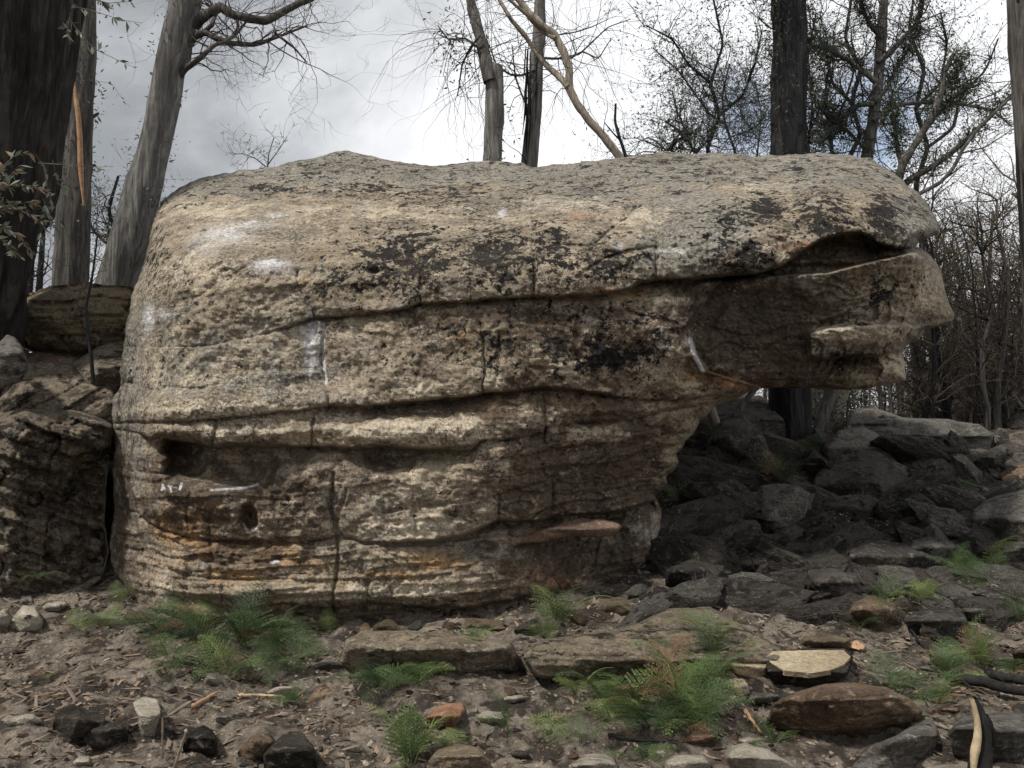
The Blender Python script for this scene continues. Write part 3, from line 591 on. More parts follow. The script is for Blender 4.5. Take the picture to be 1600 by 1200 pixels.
    for pts, hw, a in [([(506,505),(505,560),(510,600)], 2.4, 1.2), ([(1078,530),(1086,556),(1098,580)], 3.2, 1.4), ([(252,766),(255,758)], 1.2, 1.2), ([(262,759),(276,762)], 1.0, .9), ([(254,757),(257,764)], 1.4, 1.3), ([(266,762),(268,769)], 1.4, 1.3), ([(284,755),(281,765)], 1.6, 1.4), ([(330,766),(360,764),(385,762),(403,757)], 1.7, 1.1),
       ([(380,818),(386,828)], 1.6, 1.3), ([(394,828),(400,826)], 1.6, 1.2), ([(425,879),(435,877)], 2.4, 1.3), ([(895,826),(895,832)], 2.2, 1.6), ([(330,372),(355,358),(400,345)], 1.6, .8), ([(345,378),(375,362)], 1.4, .8), ([(425,340),(450,335)], 1.2, .8), ([(1045,386),(1066,396)], 1.6, .9), ([(475,460),(484,480),(488,496)], 1.6, .7)]:
        ch = np.maximum(ch, a * np.exp(-(seg_dist(X, Y, pts) / hw) ** 2))
    pale = acc([(300,430,90,40,.55),(260,560,50,60,.5),(400,560,90,50,.45),(340,330,90,20,.55),(600,330,150,14,.5),(880,320,120,14,.5),(420,480,60,20,.4),(830,640,50,10,.4),(650,672,110,18,1.),(560,655,40,10,.5),(930,680,45,12,.9),(880,575,40,14,.6),(640,825,90,18,.9),(600,920,60,14,.8),(690,925,30,12,.7),(330,640,130,14,.9),(360,675,110,14,.6),(1345,520,70,14,.9),(1400,570,25,18,.8),(1450,450,25,40,.7),(760,590,30,30,.5),(660,605,60,12,.6),(570,580,50,20,.3),(530,350,80,14,.3),(1000,340,60,20,.5),(1180,290,80,20,.4),(620,760,60,25,.5),(780,730,20,14,.7),(260,920,30,20,.7),(1080,600,40,14,.5),(1060,470,40,8,.7),(450,600,60,20,.4)])  # bulges that catch light, lightened in the colour; also less lichen there
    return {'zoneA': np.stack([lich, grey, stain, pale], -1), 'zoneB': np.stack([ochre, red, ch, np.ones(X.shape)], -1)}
def bsplit(x, y):
    l = np.zeros(x.shape, int)
    l[y > fA(x)] = 1
    nose = (y > fA(x)) & (x > np.interp(y, [430, 460, 490, 510, 545, 580, 606], [1130, 1105, 1085, 1073, 1080, 1102, 1190])) & (y < 640) & (x > 1070)
    l[y > fB(x)] = 2; l[y > fC(x)] = 3; l[y > fD(x)] = 4; l[nose] = 5
    return l
bl = empty('boulder', (0.2, 6.2, 0.15), 'huge layered sandstone boulder with an overhanging beak and white chalk marks', 'boulder')
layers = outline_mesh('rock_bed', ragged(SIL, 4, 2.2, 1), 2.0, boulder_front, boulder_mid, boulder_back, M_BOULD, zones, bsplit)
names = {0: ('rock_cap', 'pale upper bed with black lichen over its sloping top'), 1: ('rock_bed', 'dark streaked tan bed under the long crack'), 2: ('rock_bed', 'thin blocky bed under the second crack'), 3: ('rock_bed', 'bed with the hollow eye-like pockets'), 4: ('rock_base', 'thin wavy beds at the foot'), 5: ('rock_beak', 'dark brown overhanging beak with a pale slab at its tip')}
for l, me in layers.items():
    o = obj(names[l][0], me, bl); o.location = -bl.location; o['label'] = names[l][1]
# thin flake standing out low on the right
def simple_outline(name, poly, Y, depth, thick, mat, step=4, seed=0, ridge_y=None, topk=0.012, w_px=18, facets=6, amp=.045, rag=1.2, bedamp=.02, tilt=0.0, botk=0.003, front_flat=.6, cracks=0.006):
    """rock whose outline was traced: bulges depth metres forward of Y, thick metres backward"""
    poly = ragged(poly, max(3, step), rag, seed); rng = np.random.RandomState(seed + 100)
    c = poly.mean(0); ext = poly.max(0) - poly.min(0); sc = ext.max()
    pl = [(rng.normal(0, .9), rng.normal(0, .9), rng.uniform(-.3, .3), rng.uniform(-.3, .3)) for _ in range(facets)]
    ry = (poly[:, 1].min() + .35 * ext[1]) if ridge_y is None else ridge_y
    def front(X, Yp, d, Mi):
        u = (X - c[0]) / sc * 2; v = (Yp - c[1]) / sc * 2
        h = np.ones(X.shape)
        for gx_, gy_, ox, oy in pl: h = np.minimum(h, 1.0 + gx_ * (u - ox) * .5 + gy_ * (v - oy) * .5)
        h = np.maximum(h, .15)
        cc = np.sqrt(np.clip(1 - (1 - np.clip(d / w_px, 0, 1)) ** 2, 0, 1)); h = np.minimum(h, 1) * (front_flat + (1 - front_flat) * cc) * np.clip(cc * 1.6, 0, 1)
        ryl = ry + 6 * fbm(np.stack([X * .02, X * 0, X * 0 + seed], -1), 1, 3)
        rec = (np.maximum(ryl - Yp, 0) - np.maximum(ry - Yp, 0)) * topk + np.maximum(Yp - ryl, 0) * botk
        W = P(X, Yp, Y)
        o = -amp * fbm(W, 3, 4, .55, off=seed) - amp * .4 * fbm(W, 14, 3, .6, off=seed + 3)
        dip = W[..., 2] + tilt * W[..., 0] + .04 * fbm(W, 1.5, 2, off=seed)
        o -= bedamp * fbm(np.stack([W[..., 0] * .6, W[..., 1] * .6, dip * 13], -1), 1, 3, .6, off=seed)
        for kf, am in ((6.0, 1.0), (15.0, .45)):
            u_ = dip * kf + .5 * fbm(W, 2.0, 2, off=seed + kf); fl_ = np.floor(u_); fr_ = u_ - fl_; hs_ = np.abs(np.sin(fl_ * 12.9898 + kf + seed) * 43758.5453) % 1
            o += bedamp * 1.1 * am * (hs_ * .9 + .1) * (fr_ ** .8 * sstep(fr_, 0, .15) - .4)
        ck = np.abs(fbm(W, 1.8, 3, .5, off=seed + 50)); o += cracks * np.exp(-(ck / .010) ** 2)
        return Mi - depth * h + np.minimum(rec, depth * .5) * np.clip(cc * 2, 0, 1) + o * np.clip(d / 8, 0, 1)
    def mid(X, Yp): 
        return Y + 0 * X + np.maximum(ry - Yp, 0) * topk
    def back(X, Yp, d): return thick * np.sqrt(np.clip(1 - (1 - np.clip(d / (min(ext) * .45), 0, 1)) ** 2, 0, 1))
    me = outline_mesh(name, poly, step, front, mid, back, mat, small=True)
    return me
def rock(poly, label, mat, depth=.25, thick=.5, cat='rock', name='rock', Y=None, step=4, seed=None, base=None, **kw):
    rock.i += 1; seed = rock.i if seed is None else seed
    py = max(q[1] for q in poly); bx = [q for q in poly if q[1] > py - 12]; px = sum(q[0] for q in bx) / len(bx)
    if Y is None: Y = YG(px, py if base is None else base) + depth * .45
    rock.Y[label] = Y
    me = simple_outline(name, poly, Y, depth, thick, mat, step, seed, **kw)
    # object origin at its base
    n = len(me.vertices); co = np.empty(n * 3, np.float32); me.vertices.foreach_get('co', co); co = co.reshape(-1, 3)
    org = np.array([co[:, 0].mean(), co[:, 1].mean(), co[:, 2].min()]); me.vertices.foreach_set('co', (co - org).ravel()); me.update()
    o = obj(name, me, None, tuple(org)); tag(o, label, cat); return o
rock.i = 0; rock.Y = {}
me = simple_outline('rock_flake', [(765,854),(780,842),(835,833),(868,820),(905,810),(945,812),(972,822),(958,836),(938,838),(880,841),(845,846),(800,852)], 5.69, .10, .15, M_RFLAKE, 2.0, 77, w_px=3.5, amp=.03, rag=2.0, front_flat=.75)
o = obj('rock_flake', me, bl); o.location = -bl.location; o['label'] = 'thin reddish flake jutting out under the dark bed'

# ---------------------------------------------------------------- boulders left of it
rock([(18,500),(22,478),(38,460),(80,447),(110,444),(140,443),(205,447),(230,470),(225,520),(200,545),(160,560),(120,562),(80,556),(38,545),(14,522)], 'rounded layered boulder under the leaning grey trunk, top of the left pile', M_RTAN, .55, 1.0, 'boulder', 'boulder', Y=7.65, step=2.6, ridge_y=300, botk=.001, w_px=60, front_flat=.0, bedamp=.05, amp=.12, cracks=.07, facets=0)
rock([(112,570),(138,550),(172,532),(200,534),(212,570),(205,620),(150,650),(96,640)], 'pale pointed boulder wedged between the left pile and the huge boulder', M_RLEFT, .35, .6, 'boulder', 'boulder', Y=7.0, step=3.5, w_px=22)
rock([(-20,640),(0,615),(20,590),(45,566),(75,563),(105,567),(140,582),(170,600),(195,650),(185,720),(60,720),(-30,700)], 'grey lichened boulder in the middle of the left pile', M_RLEFT, .5, .9, 'boulder', 'boulder', Y=6.75, step=2.6, w_px=34, ridge_y=620, topk=.006, amp=.09, bedamp=.05, cracks=.04, tilt=-.5)
rock([(-90,655),(0,648),(40,633),(75,636),(110,637),(150,650),(178,664),(172,700),(166,760),(164,820),(170,862),(158,905),(118,932),(40,940),(-100,945)], 'big dark rugged boulder at the foot of the left pile', M_RLEFT, .7, 1.1, 'boulder', 'boulder', Y=6.35, step=2.6, w_px=60, ridge_y=670, topk=.006, bedamp=.11, amp=.22, tilt=.3, cracks=.08, facets=7)
rock([(-25,575),(-5,540),(10,522),(24,528),(38,545),(46,570),(34,596),(4,607),(-20,605)], 'small broken rock with a pale tip beside the big left trunk', M_RGREY, .2, .4, Y=6.0, step=3, w_px=10)
rock([(40,552),(60,548),(95,556),(150,566),(150,590),(100,600),(50,585)], 'shadowed brown rock tucked under the rounded layered boulder', M_RBROWN, .2, .5, Y=7.35, step=4)
rock([(150,640),(190,640),(215,700),(210,900),(190,930),(150,925),(140,800)], 'dark narrow rock filling the gap beside the huge boulder', M_RDARK, .2, .6, Y=7.2, step=5)

# ---------------------------------------------------------------- right hand rubble (traced ones)
DK = dict(amp=.05, bedamp=.03)
rock([(1322,660),(1328,640),(1362,636),(1392,645),(1412,652),(1480,655),(1530,663),(1552,678),(1548,706),(1520,718),(1462,742),(1420,748),(1350,726),(1316,700)], 'long lichened ledge of rock on the crest behind the beak', M_RGREY, .5, .9, Y=9.2, step=2.8, w_px=14, ridge_y=680, bedamp=.08, amp=.08)
rock([(1545,690),(1560,668),(1574,672),(1578,688),(1600,696),(1640,705),(1640,735),(1560,730)], 'dark notched rock at the right end of the crest ledge', M_RDARK, .4, .7, Y=9.2, step=3.5)
rock([(1258,775),(1275,742),(1300,715),(1340,698),(1388,705),(1420,745),(1442,790),(1452,845),(1420,885),(1340,880),(1268,838)], 'large black angular block in the middle of the rubble', M_RDARK, .6, .8, 'boulder', 'boulder', Y=7.9, step=3, w_px=14, ridge_y=755, topk=.010, **DK)
rock([(1285,700),(1310,672),(1350,668),(1395,690),(1400,730),(1340,740),(1290,730)], 'grey speckled block just behind the large black block', M_RGREY, .35, .6, Y=8.6, step=3.2, w_px=12, ridge_y=700)
rock([(1068,800),(1088,780),(1130,776),(1190,790),(1212,812),(1206,840),(1150,845),(1090,832)], 'flat topped dark block beside the foot of the huge boulder', M_RDARK, .35, .6, Y=7.6, step=3, w_px=12, ridge_y=798, **DK)
rock([(1085,830),(1140,815),(1190,835),(1195,865),(1130,880),(1085,865)], 'low dark block below the flat topped one', M_RDARK, .3, .6, Y=7.3, step=3.5, w_px=12, **DK)
rock([(1118,880),(1128,855),(1165,842),(1230,845),(1262,858),(1280,885),(1272,925),(1250,950),(1190,945),(1140,925)], 'large sooty block at the bottom of the rubble hollow', M_RDARK, .5, .7, 'boulder', 'boulder', Y=6.85, step=3, w_px=16, ridge_y=868, **DK)
rock([(1262,890),(1300,888),(1340,898),(1350,925),(1320,945),(1275,940)], 'sooty wedge right of the large sooty block', M_RDARK, .25, .5, step=3.2, w_px=10, **DK)
rock([(1320,860),(1350,840),(1420,850),(1470,875),(1480,905),(1420,915),(1340,905)], 'dark slab under the large black block', M_RDARK, .3, .5, step=3.5, w_px=12, **DK)
rock([(1405,872),(1425,845),(1452,836),(1495,848),(1512,866),(1500,892),(1430,898)], 'grey rounded rock with a pale upper edge among the right ferns', M_RGREY, .28, .5, step=3, w_px=14)
rock([(1505,830),(1520,795),(1556,775),(1600,765),(1650,770),(1650,900),(1590,905),(1540,885),(1512,862)], 'big pale grey boulder cut by the right edge of the photo', M_RGREY, .5, .9, 'boulder', 'boulder', Y=6.9, step=3.2, w_px=26)
rock([(1560,740),(1600,722),(1650,725),(1650,790),(1580,792)], 'brown crusted boulder above the one at the right edge', M_RBROWN, .35, .7, 'boulder', 'boulder', Y=8.0, step=4)
rock([(1412,968),(1440,952),(1500,948),(1512,970),(1508,998),(1470,1008),(1424,998)], 'round dark brown rock right of the hollow', M_RDARK, .22, .35, step=3, w_px=12, **DK)
rock([(1502,950),(1548,944),(1565,958),(1560,975),(1510,972)], 'grey flat rock behind the bright fern', M_RGREY, .15, .3, step=3, w_px=8)
rock([(1320,975),(1332,940),(1365,930),(1400,945),(1405,975),(1370,990)], 'brown rock with a rounded crown near the long stick', M_RBROWN, .2, .35, step=3, w_px=12)
rock([(1380,925),(1430,905),(1450,912),(1440,928),(1400,938)], 'splintered grey slab leaning among dark rocks', M_RGREY, .1, .3, step=2.5, w_px=6)
rock([(1040,890),(1085,872),(1120,885),(1125,915),(1080,930),(1040,915)], 'dark rock at the right foot of the huge boulder', M_RDARK, .22, .4, step=3, w_px=10, **DK)
rock([(1050,700),(1068,665),(1090,630),(1130,612),(1190,618),(1225,650),(1240,690),(1180,720),(1100,730)], 'tall black rock closing the gap between the boulder side and the burnt trunk', M_RDARK, .4, .6, 'boulder', 'boulder', Y=9.6, step=3.5, w_px=12, **DK)
rock([(1105,690),(1125,660),(1160,648),(1195,680),(1210,720),(1170,745),(1120,735)], 'black rock deep under the beak', M_RDARK, .35, .6, Y=8.7, step=3.5, w_px=12, **DK)
rock([(1190,705),(1230,690),(1290,700),(1300,725),(1250,740),(1200,735)], 'grey slab in the shade under the beak', M_RGREY, .3, .5, Y=9.0, step=3.5, w_px=8, ridge_y=725)
rock([(1060,720),(1100,715),(1180,735),(1180,770),(1110,778),(1062,760)], 'dark slab behind the lower face of the huge boulder', M_RDARK, .3, .6, Y=8.3, step=3.5, w_px=10, **DK)
rock([(1150,760),(1210,742),(1260,760),(1255,795),(1190,800)], 'shadowed block left of the large black block', M_RDARK, .3, .5, Y=8.1, step=3.5, w_px=10, **DK)
rock([(1440,770),(1500,750),(1540,770),(1530,800),(1470,805)], 'angular brown rock under the crest ledge', M_RBROWN, .3, .5, Y=8.2, step=3.5, w_px=10)
# ---------------------------------------------------------------- foreground rocks
rock([(540,1000),(565,985),(640,985),(720,992),(800,1002),(812,1030),(806,1062),(760,1078),(700,1072),(620,1060),(555,1052),(530,1035)], 'blackened flat ledge of bedrock just in front of the huge boulder', M_RLEDGE, .28, .4, 'rock ledge', 'rock_ledge', step=3, w_px=8, ridge_y=1014, topk=.010, base=1060, bedamp=.06, amp=.07, cracks=.03)
rock([(812,1020),(850,1000),(905,990),(960,985),(1000,972),(1045,950),(1110,948),(1150,970),(1200,1000),(1228,1022),(1210,1052),(1120,1062),(1000,1075),(900,1068),(835,1062)], 'broad mottled ledge with a black undercut side between the ferns', M_RLEDGE, .32, .5, 'rock ledge', 'rock_ledge', step=3, w_px=8, ridge_y=1030, topk=.009, base=1064, bedamp=.06, amp=.08, cracks=.03)
rock([(1192,1028),(1205,1016),(1260,1013),(1320,1013),(1334,1026),(1326,1052),(1300,1074),(1262,1084),(1218,1076),(1197,1054)], 'split stone with a flat cream top and a charred black side', M_RCHAR, .22, .25, 'stone', 'stone', step=2.2, w_px=5, ridge_y=1050, topk=.008, rag=.9, facets=0, amp=.008, bedamp=.004, cracks=0, base=1072)
rock([(1196,1128),(1208,1100),(1242,1082),(1290,1068),(1335,1066),(1385,1074),(1420,1090),(1442,1112),(1436,1130),(1400,1150),(1350,1160),(1300,1178),(1240,1178),(1204,1158)], 'large reddish brown boulder low on the right, in front of the split stone', M_RBROWN, .34, .4, 'boulder', 'boulder', step=2.2, w_px=7, ridge_y=1092, topk=.007, amp=.11, bedamp=.04, cracks=.03, front_flat=.75, base=1172, seed=31, facets=9)
rock([(1360,1165),(1400,1150),(1455,1118),(1466,1140),(1462,1170),(1430,1200),(1370,1215),(1330,1200)], 'dark stone with a pale top propping up the reddish brown boulder', M_RGREY, .18, .3, step=3, w_px=8)
rock([(1132,1182),(1142,1164),(1165,1160),(1200,1172),(1235,1192),(1260,1225),(1150,1230)], 'cream rounded rock cut by the bottom edge, left of the reddish boulder', M_RPALE, .2, .3, step=2.5, w_px=14)
rock([(1040,1190),(1052,1178),(1098,1180),(1110,1192),(1112,1225),(1040,1225)], 'pale rock at the bottom edge below the reddish stone', M_RPALE, .15, .25, step=3, w_px=8)
rock([(1068,1158),(1082,1142),(1105,1138),(1124,1150),(1120,1168),(1090,1176),(1072,1172)], 'round reddish stone with a dark rim near the lower ferns', M_RRED, .12, .2, step=2.2, w_px=10)
rock([(1150,1152),(1170,1148),(1192,1158),(1190,1172),(1160,1168)], 'small cream stone between the rounded rock and reddish boulder', M_RPALE, .08, .15, 'stone', 'stone', step=2.2, w_px=6)
rock([(1118,1078),(1135,1062),(1158,1056),(1168,1068),(1174,1084),(1160,1092),(1140,1086)], 'small cream wedge of sandstone in front of the split stone', M_RCREAM, .1, .15, 'stone', 'stone', step=2, w_px=5, rag=.5)
rock([(1138,1038),(1148,1028),(1190,1026),(1200,1038),(1196,1056),(1184,1066),(1150,1054)], 'cream fragment with a flat face left of the split stone', M_RCREAM, .1, .15, 'stone', 'stone', step=2, w_px=5, rag=.5)
rock([(1098,1050),(1108,1040),(1125,1044),(1122,1060),(1105,1062)], 'small tan sandstone chip half hidden by the fern', M_RCREAM, .06, .1, 'stone', 'stone', step=2, w_px=4)
rock([(1170,1082),(1200,1080),(1222,1086),(1205,1100),(1168,1106)], 'grey splinter of rock between the wedge and the reddish boulder', M_RGREY, .1, .15, 'stone', 'stone', step=2.2, w_px=4)
rock([(664,1120),(680,1106),(702,1098),(725,1098),(727,1110),(712,1134),(700,1146),(672,1142)], 'stone with a bright orange top in the middle of the foreground', M_RORANGE, .14, .2, 'stone', 'stone', step=2, w_px=9, ridge_y=1120, amp=.07, facets=7)
rock([(742,1118),(760,1110),(782,1112),(792,1126),(784,1140),(756,1140)], 'pale greenish grey stone right of the orange topped one', M_RPALE, .1, .15, 'stone', 'stone', step=2.2, w_px=7)
rock([(776,1098),(792,1086),(815,1084),(824,1092),(802,1102)], 'flat triangular pale stone behind the greenish grey one', M_RPALE, .06, .12, 'stone', 'stone', step=2.2, w_px=5)
rock([(858,1122),(870,1112),(898,1112),(894,1124),(882,1136),(864,1132)], 'flat rust brown stone beside the central ferns', M_RRED, .07, .14, 'stone', 'stone', step=2.2, w_px=5)
rock([(82,1130),(92,1108),(112,1100),(135,1108),(165,1118),(168,1140),(150,1160),(110,1172),(84,1160)], 'charred black block at the lower left', M_RCHAR, .2, .3, step=2.2, w_px=12, amp=.12, bedamp=.05, facets=8)
rock([(130,1155),(150,1122),(196,1134),(202,1150),(196,1176),(150,1182)], 'charred block with a pale rim right of the lower left one', M_RDARK, .16, .25, step=2.2, w_px=10, amp=.10, bedamp=.05, facets=8)
rock([(208,1098),(226,1088),(246,1092),(252,1108),(246,1130),(242,1152),(228,1166),(216,1158),(216,1124)], 'bone pale upright stone standing in the dark patch', M_RPALE, .12, .12, 'stone', 'stone', step=2, w_px=16, amp=.06, bedamp=.03, facets=7)
rock([(284,1170),(292,1144),(318,1132),(332,1140),(340,1158),(336,1184),(300,1192)], 'black pointed stone with a white edge near the dead twig', M_RCHAR, .15, .2, 'stone', 'stone', step=2.2, w_px=9, amp=.10, bedamp=.05, facets=8)
rock([(370,1176),(392,1150),(420,1140),(430,1160),(412,1190),(378,1196)], 'brown tilted stone at the bottom edge left of the black rock', M_RBROWN, .12, .2, 'stone', 'stone', step=2.4, w_px=6)
rock([(412,1180),(440,1148),(470,1142),(490,1165),(496,1200),(460,1225),(412,1220)], 'rough black rock at the bottom edge left of centre', M_RCHAR, .2, .3, step=2.2, w_px=12, amp=.13, bedamp=.06, facets=8)
rock([(14,990),(18,968),(36,946),(56,948),(68,970),(66,986),(30,996)], 'white rough rock at the left edge of the clearing', M_RPALE, .16, .25, step=2.4, w_px=9)
rock([(-20,992),(-12,960),(8,950),(20,968),(14,990)], 'white rock cut by the left edge', M_RPALE, .14, .22, step=2.6, w_px=9)
rock([(30,944),(34,932),(48,930),(54,942),(42,950)], 'small round grey stone on the white rough rock', M_RGREY, .06, .08, 'stone', 'stone', step=2, w_px=6)
rock([(58,955),(75,940),(102,938),(108,946),(90,958)], 'flat pale stone right of the white rough rock', M_RPALE, .08, .15, 'stone', 'stone', step=2.2, w_px=5)
rock([(2,1128),(16,1118),(52,1115),(70,1128),(50,1138),(14,1138)], 'flat cream slab lying on bare soil at the lower left', M_RPALE, .07, .18, 'stone', 'stone', step=2.4, w_px=6)
rock([(112,1192),(124,1180),(140,1182),(142,1198),(120,1204)], 'small pale stone near the bottom left edge', M_RPALE, .06, .1, 'stone', 'stone', step=2.2, w_px=6)
rock([(316,1068),(324,1052),(346,1050),(358,1062),(350,1076),(324,1078)], 'light grey stone at the front of the dark ferns', M_RPALE, .08, .14, 'stone', 'stone', step=2.2, w_px=6)
rock([(250,1076),(258,1066),(272,1068),(276,1082),(262,1088)], 'grey block stone left of the light grey one', M_RGREY, .07, .1, 'stone', 'stone', step=2.2, w_px=5)
rock([(212,1060),(216,1050),(228,1052),(226,1066),(216,1070)], 'tan stone behind the pale upright one', M_RPALE, .06, .1, 'stone', 'stone', step=2.2, w_px=5)
rock([(414,1082),(430,1074),(460,1072),(458,1082),(430,1090)], 'flat tan stone left of the small bright fern', M_RPALE, .06, .14, 'stone', 'stone', step=2.2, w_px=4)
rock([(484,1042),(500,1034),(535,1034),(548,1042),(520,1052),(490,1050)], 'long flat grey stone below the foot of the huge boulder', M_RGREY, .08, .2, 'stone', 'stone', step=2.4, w_px=5)
rock([(668,1190),(684,1170),(715,1160),(748,1168),(768,1190),(764,1225),(676,1225)], 'pale and black rock at the bottom edge right of the fern', M_RTAN, .16, .25, step=2.6, w_px=9)
rock([(798,1180),(805,1172),(824,1172),(830,1186),(808,1194)], 'black stone at the bottom centre', M_RCHAR, .07, .1, 'stone', 'stone', step=2.2, w_px=5)
rock([(890,1195),(915,1178),(955,1176),(965,1200),(950,1225),(895,1225)], 'smooth grey rock at the bottom edge beneath the hanging ferns', M_RPALE, .14, .2, step=2.6, w_px=12)
rock([(1390,1050),(1402,1042),(1424,1050),(1420,1060),(1396,1060)], 'light grey stone on the gravel right of the split stone', M_RPALE, .06, .1, 'stone', 'stone', step=2.2, w_px=5)
rock([(1452,1030),(1470,1016),(1490,1022),(1488,1040),(1462,1044)], 'dark grey stone left of the bright fern', M_RGREY, .1, .15, 'stone', 'stone', step=2.4, w_px=6)
rock([(1240,1010),(1256,996),(1300,990),(1330,1000),(1320,1014),(1260,1016)], 'grey speckled rock behind the split stone', M_RTAN, .16, .25, step=2.6, w_px=7)
rock([(1480,1145),(1500,1120),(1560,1112),(1640,1118),(1650,1180),(1560,1200),(1490,1180)], 'pale grey flat boulder under the charred stick at the lower right', M_RGREY, .2, .35, 'boulder', 'boulder', step=3, w_px=14)
rock([(1432,1215),(1450,1196),(1500,1192),(1560,1196),(1580,1225)], 'cream slab cut by the bottom edge at the lower right', M_RPALE, .14, .25, step=3, w_px=8)
rock([(1455,1112),(1475,1102),(1500,1104),(1498,1114),(1470,1118)], 'flat red brown stone near the charred branch', M_RRED, .07, .14, 'stone', 'stone', step=2.4, w_px=5)
rock([(1580,1020),(1600,1005),(1640,1010),(1640,1050),(1590,1046)], 'brown rock at the right edge beyond the bright fern', M_RBROWN, .15, .2, step=3)
# cream cleaved face of the split stone: a part of it
sp_ = [o for o in COL.objects if o.get('label', '').startswith('split stone')][0]
face = [(1197,1027),(1208,1018),(1262,1015.5),(1318,1015.5),(1329,1026),(1318,1038),(1298,1047),(1264,1052),(1226,1048),(1206,1036)]
Yf = rock.Y[sp_['label']]
bmf = bmesh.new(); rngf = random.Random(4); ring = ragged(face, 7, .8, 9)
qs = [P(x, y, Yf - .250 + (1050 - y) * .008) for x, y in ring]
vs = [bmf.verts.new(q - np.array(sp_.location)) for q in qs]; vb = [bmf.verts.new(q - np.array(sp_.location) + np.array([0, .012, -.03])) for q in qs]
f_ = bmf.faces.new(vs[::-1]); 
for i in range(len(vs)): bmf.faces.new((vs[i], vs[(i + 1) % len(vs)], vb[(i + 1) % len(vs)], vb[i]))
bmesh.ops.triangulate(bmf, faces=[f_]); bmesh.ops.recalc_face_normals(bmf, faces=bmf.faces)
mef = bpy.data.meshes.new('split_face'); bmf.to_mesh(mef); mef.materials.append(M_RCREAM)
o = obj('split_face', mef, sp_); o['label'] = 'flat cream split face'

# ---------------------------------------------------------------- free blocks (many, sharing a few shapes)
def block_mesh(name, seed, sub, mat, flat=0.6, amp=.05):
    rng = np.random.RandomState(seed); bm = bmesh.new(); bmesh.ops.create_icosphere(bm, subdivisions=sub, radius=1)
    V = np.array([v.co[:] for v in bm.verts]); U = V / np.linalg.norm(V, axis=1, keepdims=True)
    r = np.full(len(U), 1.3)
    for k in range(11):
        n = rng.normal(size=3); n /= np.linalg.norm(n); dd_ = rng.uniform(.45, .85); c = U @ n; r = np.where(c > 1e-3, np.minimum(r, dd_ / np.maximum(c, 1e-3)), r)
    V = U * r[:, None]; V *= (1 + amp * 1.6 * fbm(V, 2.0, 4, .6, off=seed) - amp * .5 * np.abs(fbm(V * np.array([1, 1, 3.]), 2.6, 3, off=seed + 4)))[:, None]; V *= np.array([1, .8, flat]); V[:, 2] += flat * .35
    for v, c in zip(bm.verts, V): v.co = c
    me = bpy.data.meshes.new(name); bm.to_mesh(me); bm.free(); me.materials.append(mat); return me
def cell_phrase(px, py):
    if px < 120: h = 'near the white rocks at the left edge'
    elif px < 260: h = 'near the pale upright stone at the left'
    elif px < 470: h = 'around the dark ferns at the left'
    elif px < 640: h = 'on the bare soil left of centre'
    elif px < 800: h = 'around the orange topped stone'
    elif px < 1000: h = 'below the mottled ledge at the centre'
    elif px < 1200: h = 'around the ferns left of the reddish boulder'
    elif px < 1460: h = 'on chips behind the reddish boulder'
    else: h = 'around the charred stick at the right'
    return h
rngs = np.random.RandomState(21)
smats = [('pale', M_RPALE), ('grey', M_RGREY), ('brown', M_RBROWN), ('black', M_RCHAR), ('tan', M_RTAN), ('rust red', M_RRED)]
smesh = {c: [block_mesh('stone', 200 + 7 * i + j, 3, m, flat=(.30, .5, .65)[j]) for j in range(3)] for i, (c, m) in enumerate(smats)}
cnt = 0
while cnt < 290:
    px = rngs.uniform(-20, 1620); py = rngs.uniform(985, 1215)
    if 250 < px < 1000 and py < 1000: continue
    if px > 1180 and rngs.rand() < .5: py = rngs.uniform(940, 1215)
    q = on_ground(px, py)
    if q[1] > 5.4 and q[0] < 2.2: continue
    c = smats[rngs.choice(6, p=[.26, .22, .18, .12, .14, .08])][0]; k = rngs.randint(3)
    s = (.016 + .05 * rngs.rand() ** 3) * (1.2 if rngs.rand() < .1 else 1)
    o = obj('stone', smesh[c][k], None, tuple(q - np.array([0, 0, s * .28])), (rngs.uniform(-.25, .25), rngs.uniform(-.25, .25), rngs.uniform(0, 6.28)), (s * rngs.uniform(.8, 1.5), s * rngs.uniform(.8, 1.3), s * rngs.uniform(.7, 1.2)))
    sz = 'small' if s < .035 else 'fist sized'; shp = ('flat', 'chunky', 'rounded')[k]; ph = cell_phrase(px, py)
    tag(o, f'{sz} {shp} {c} stone lying {ph}', 'stone', f'{sz} {shp} {c} stones {ph}'); cnt += 1
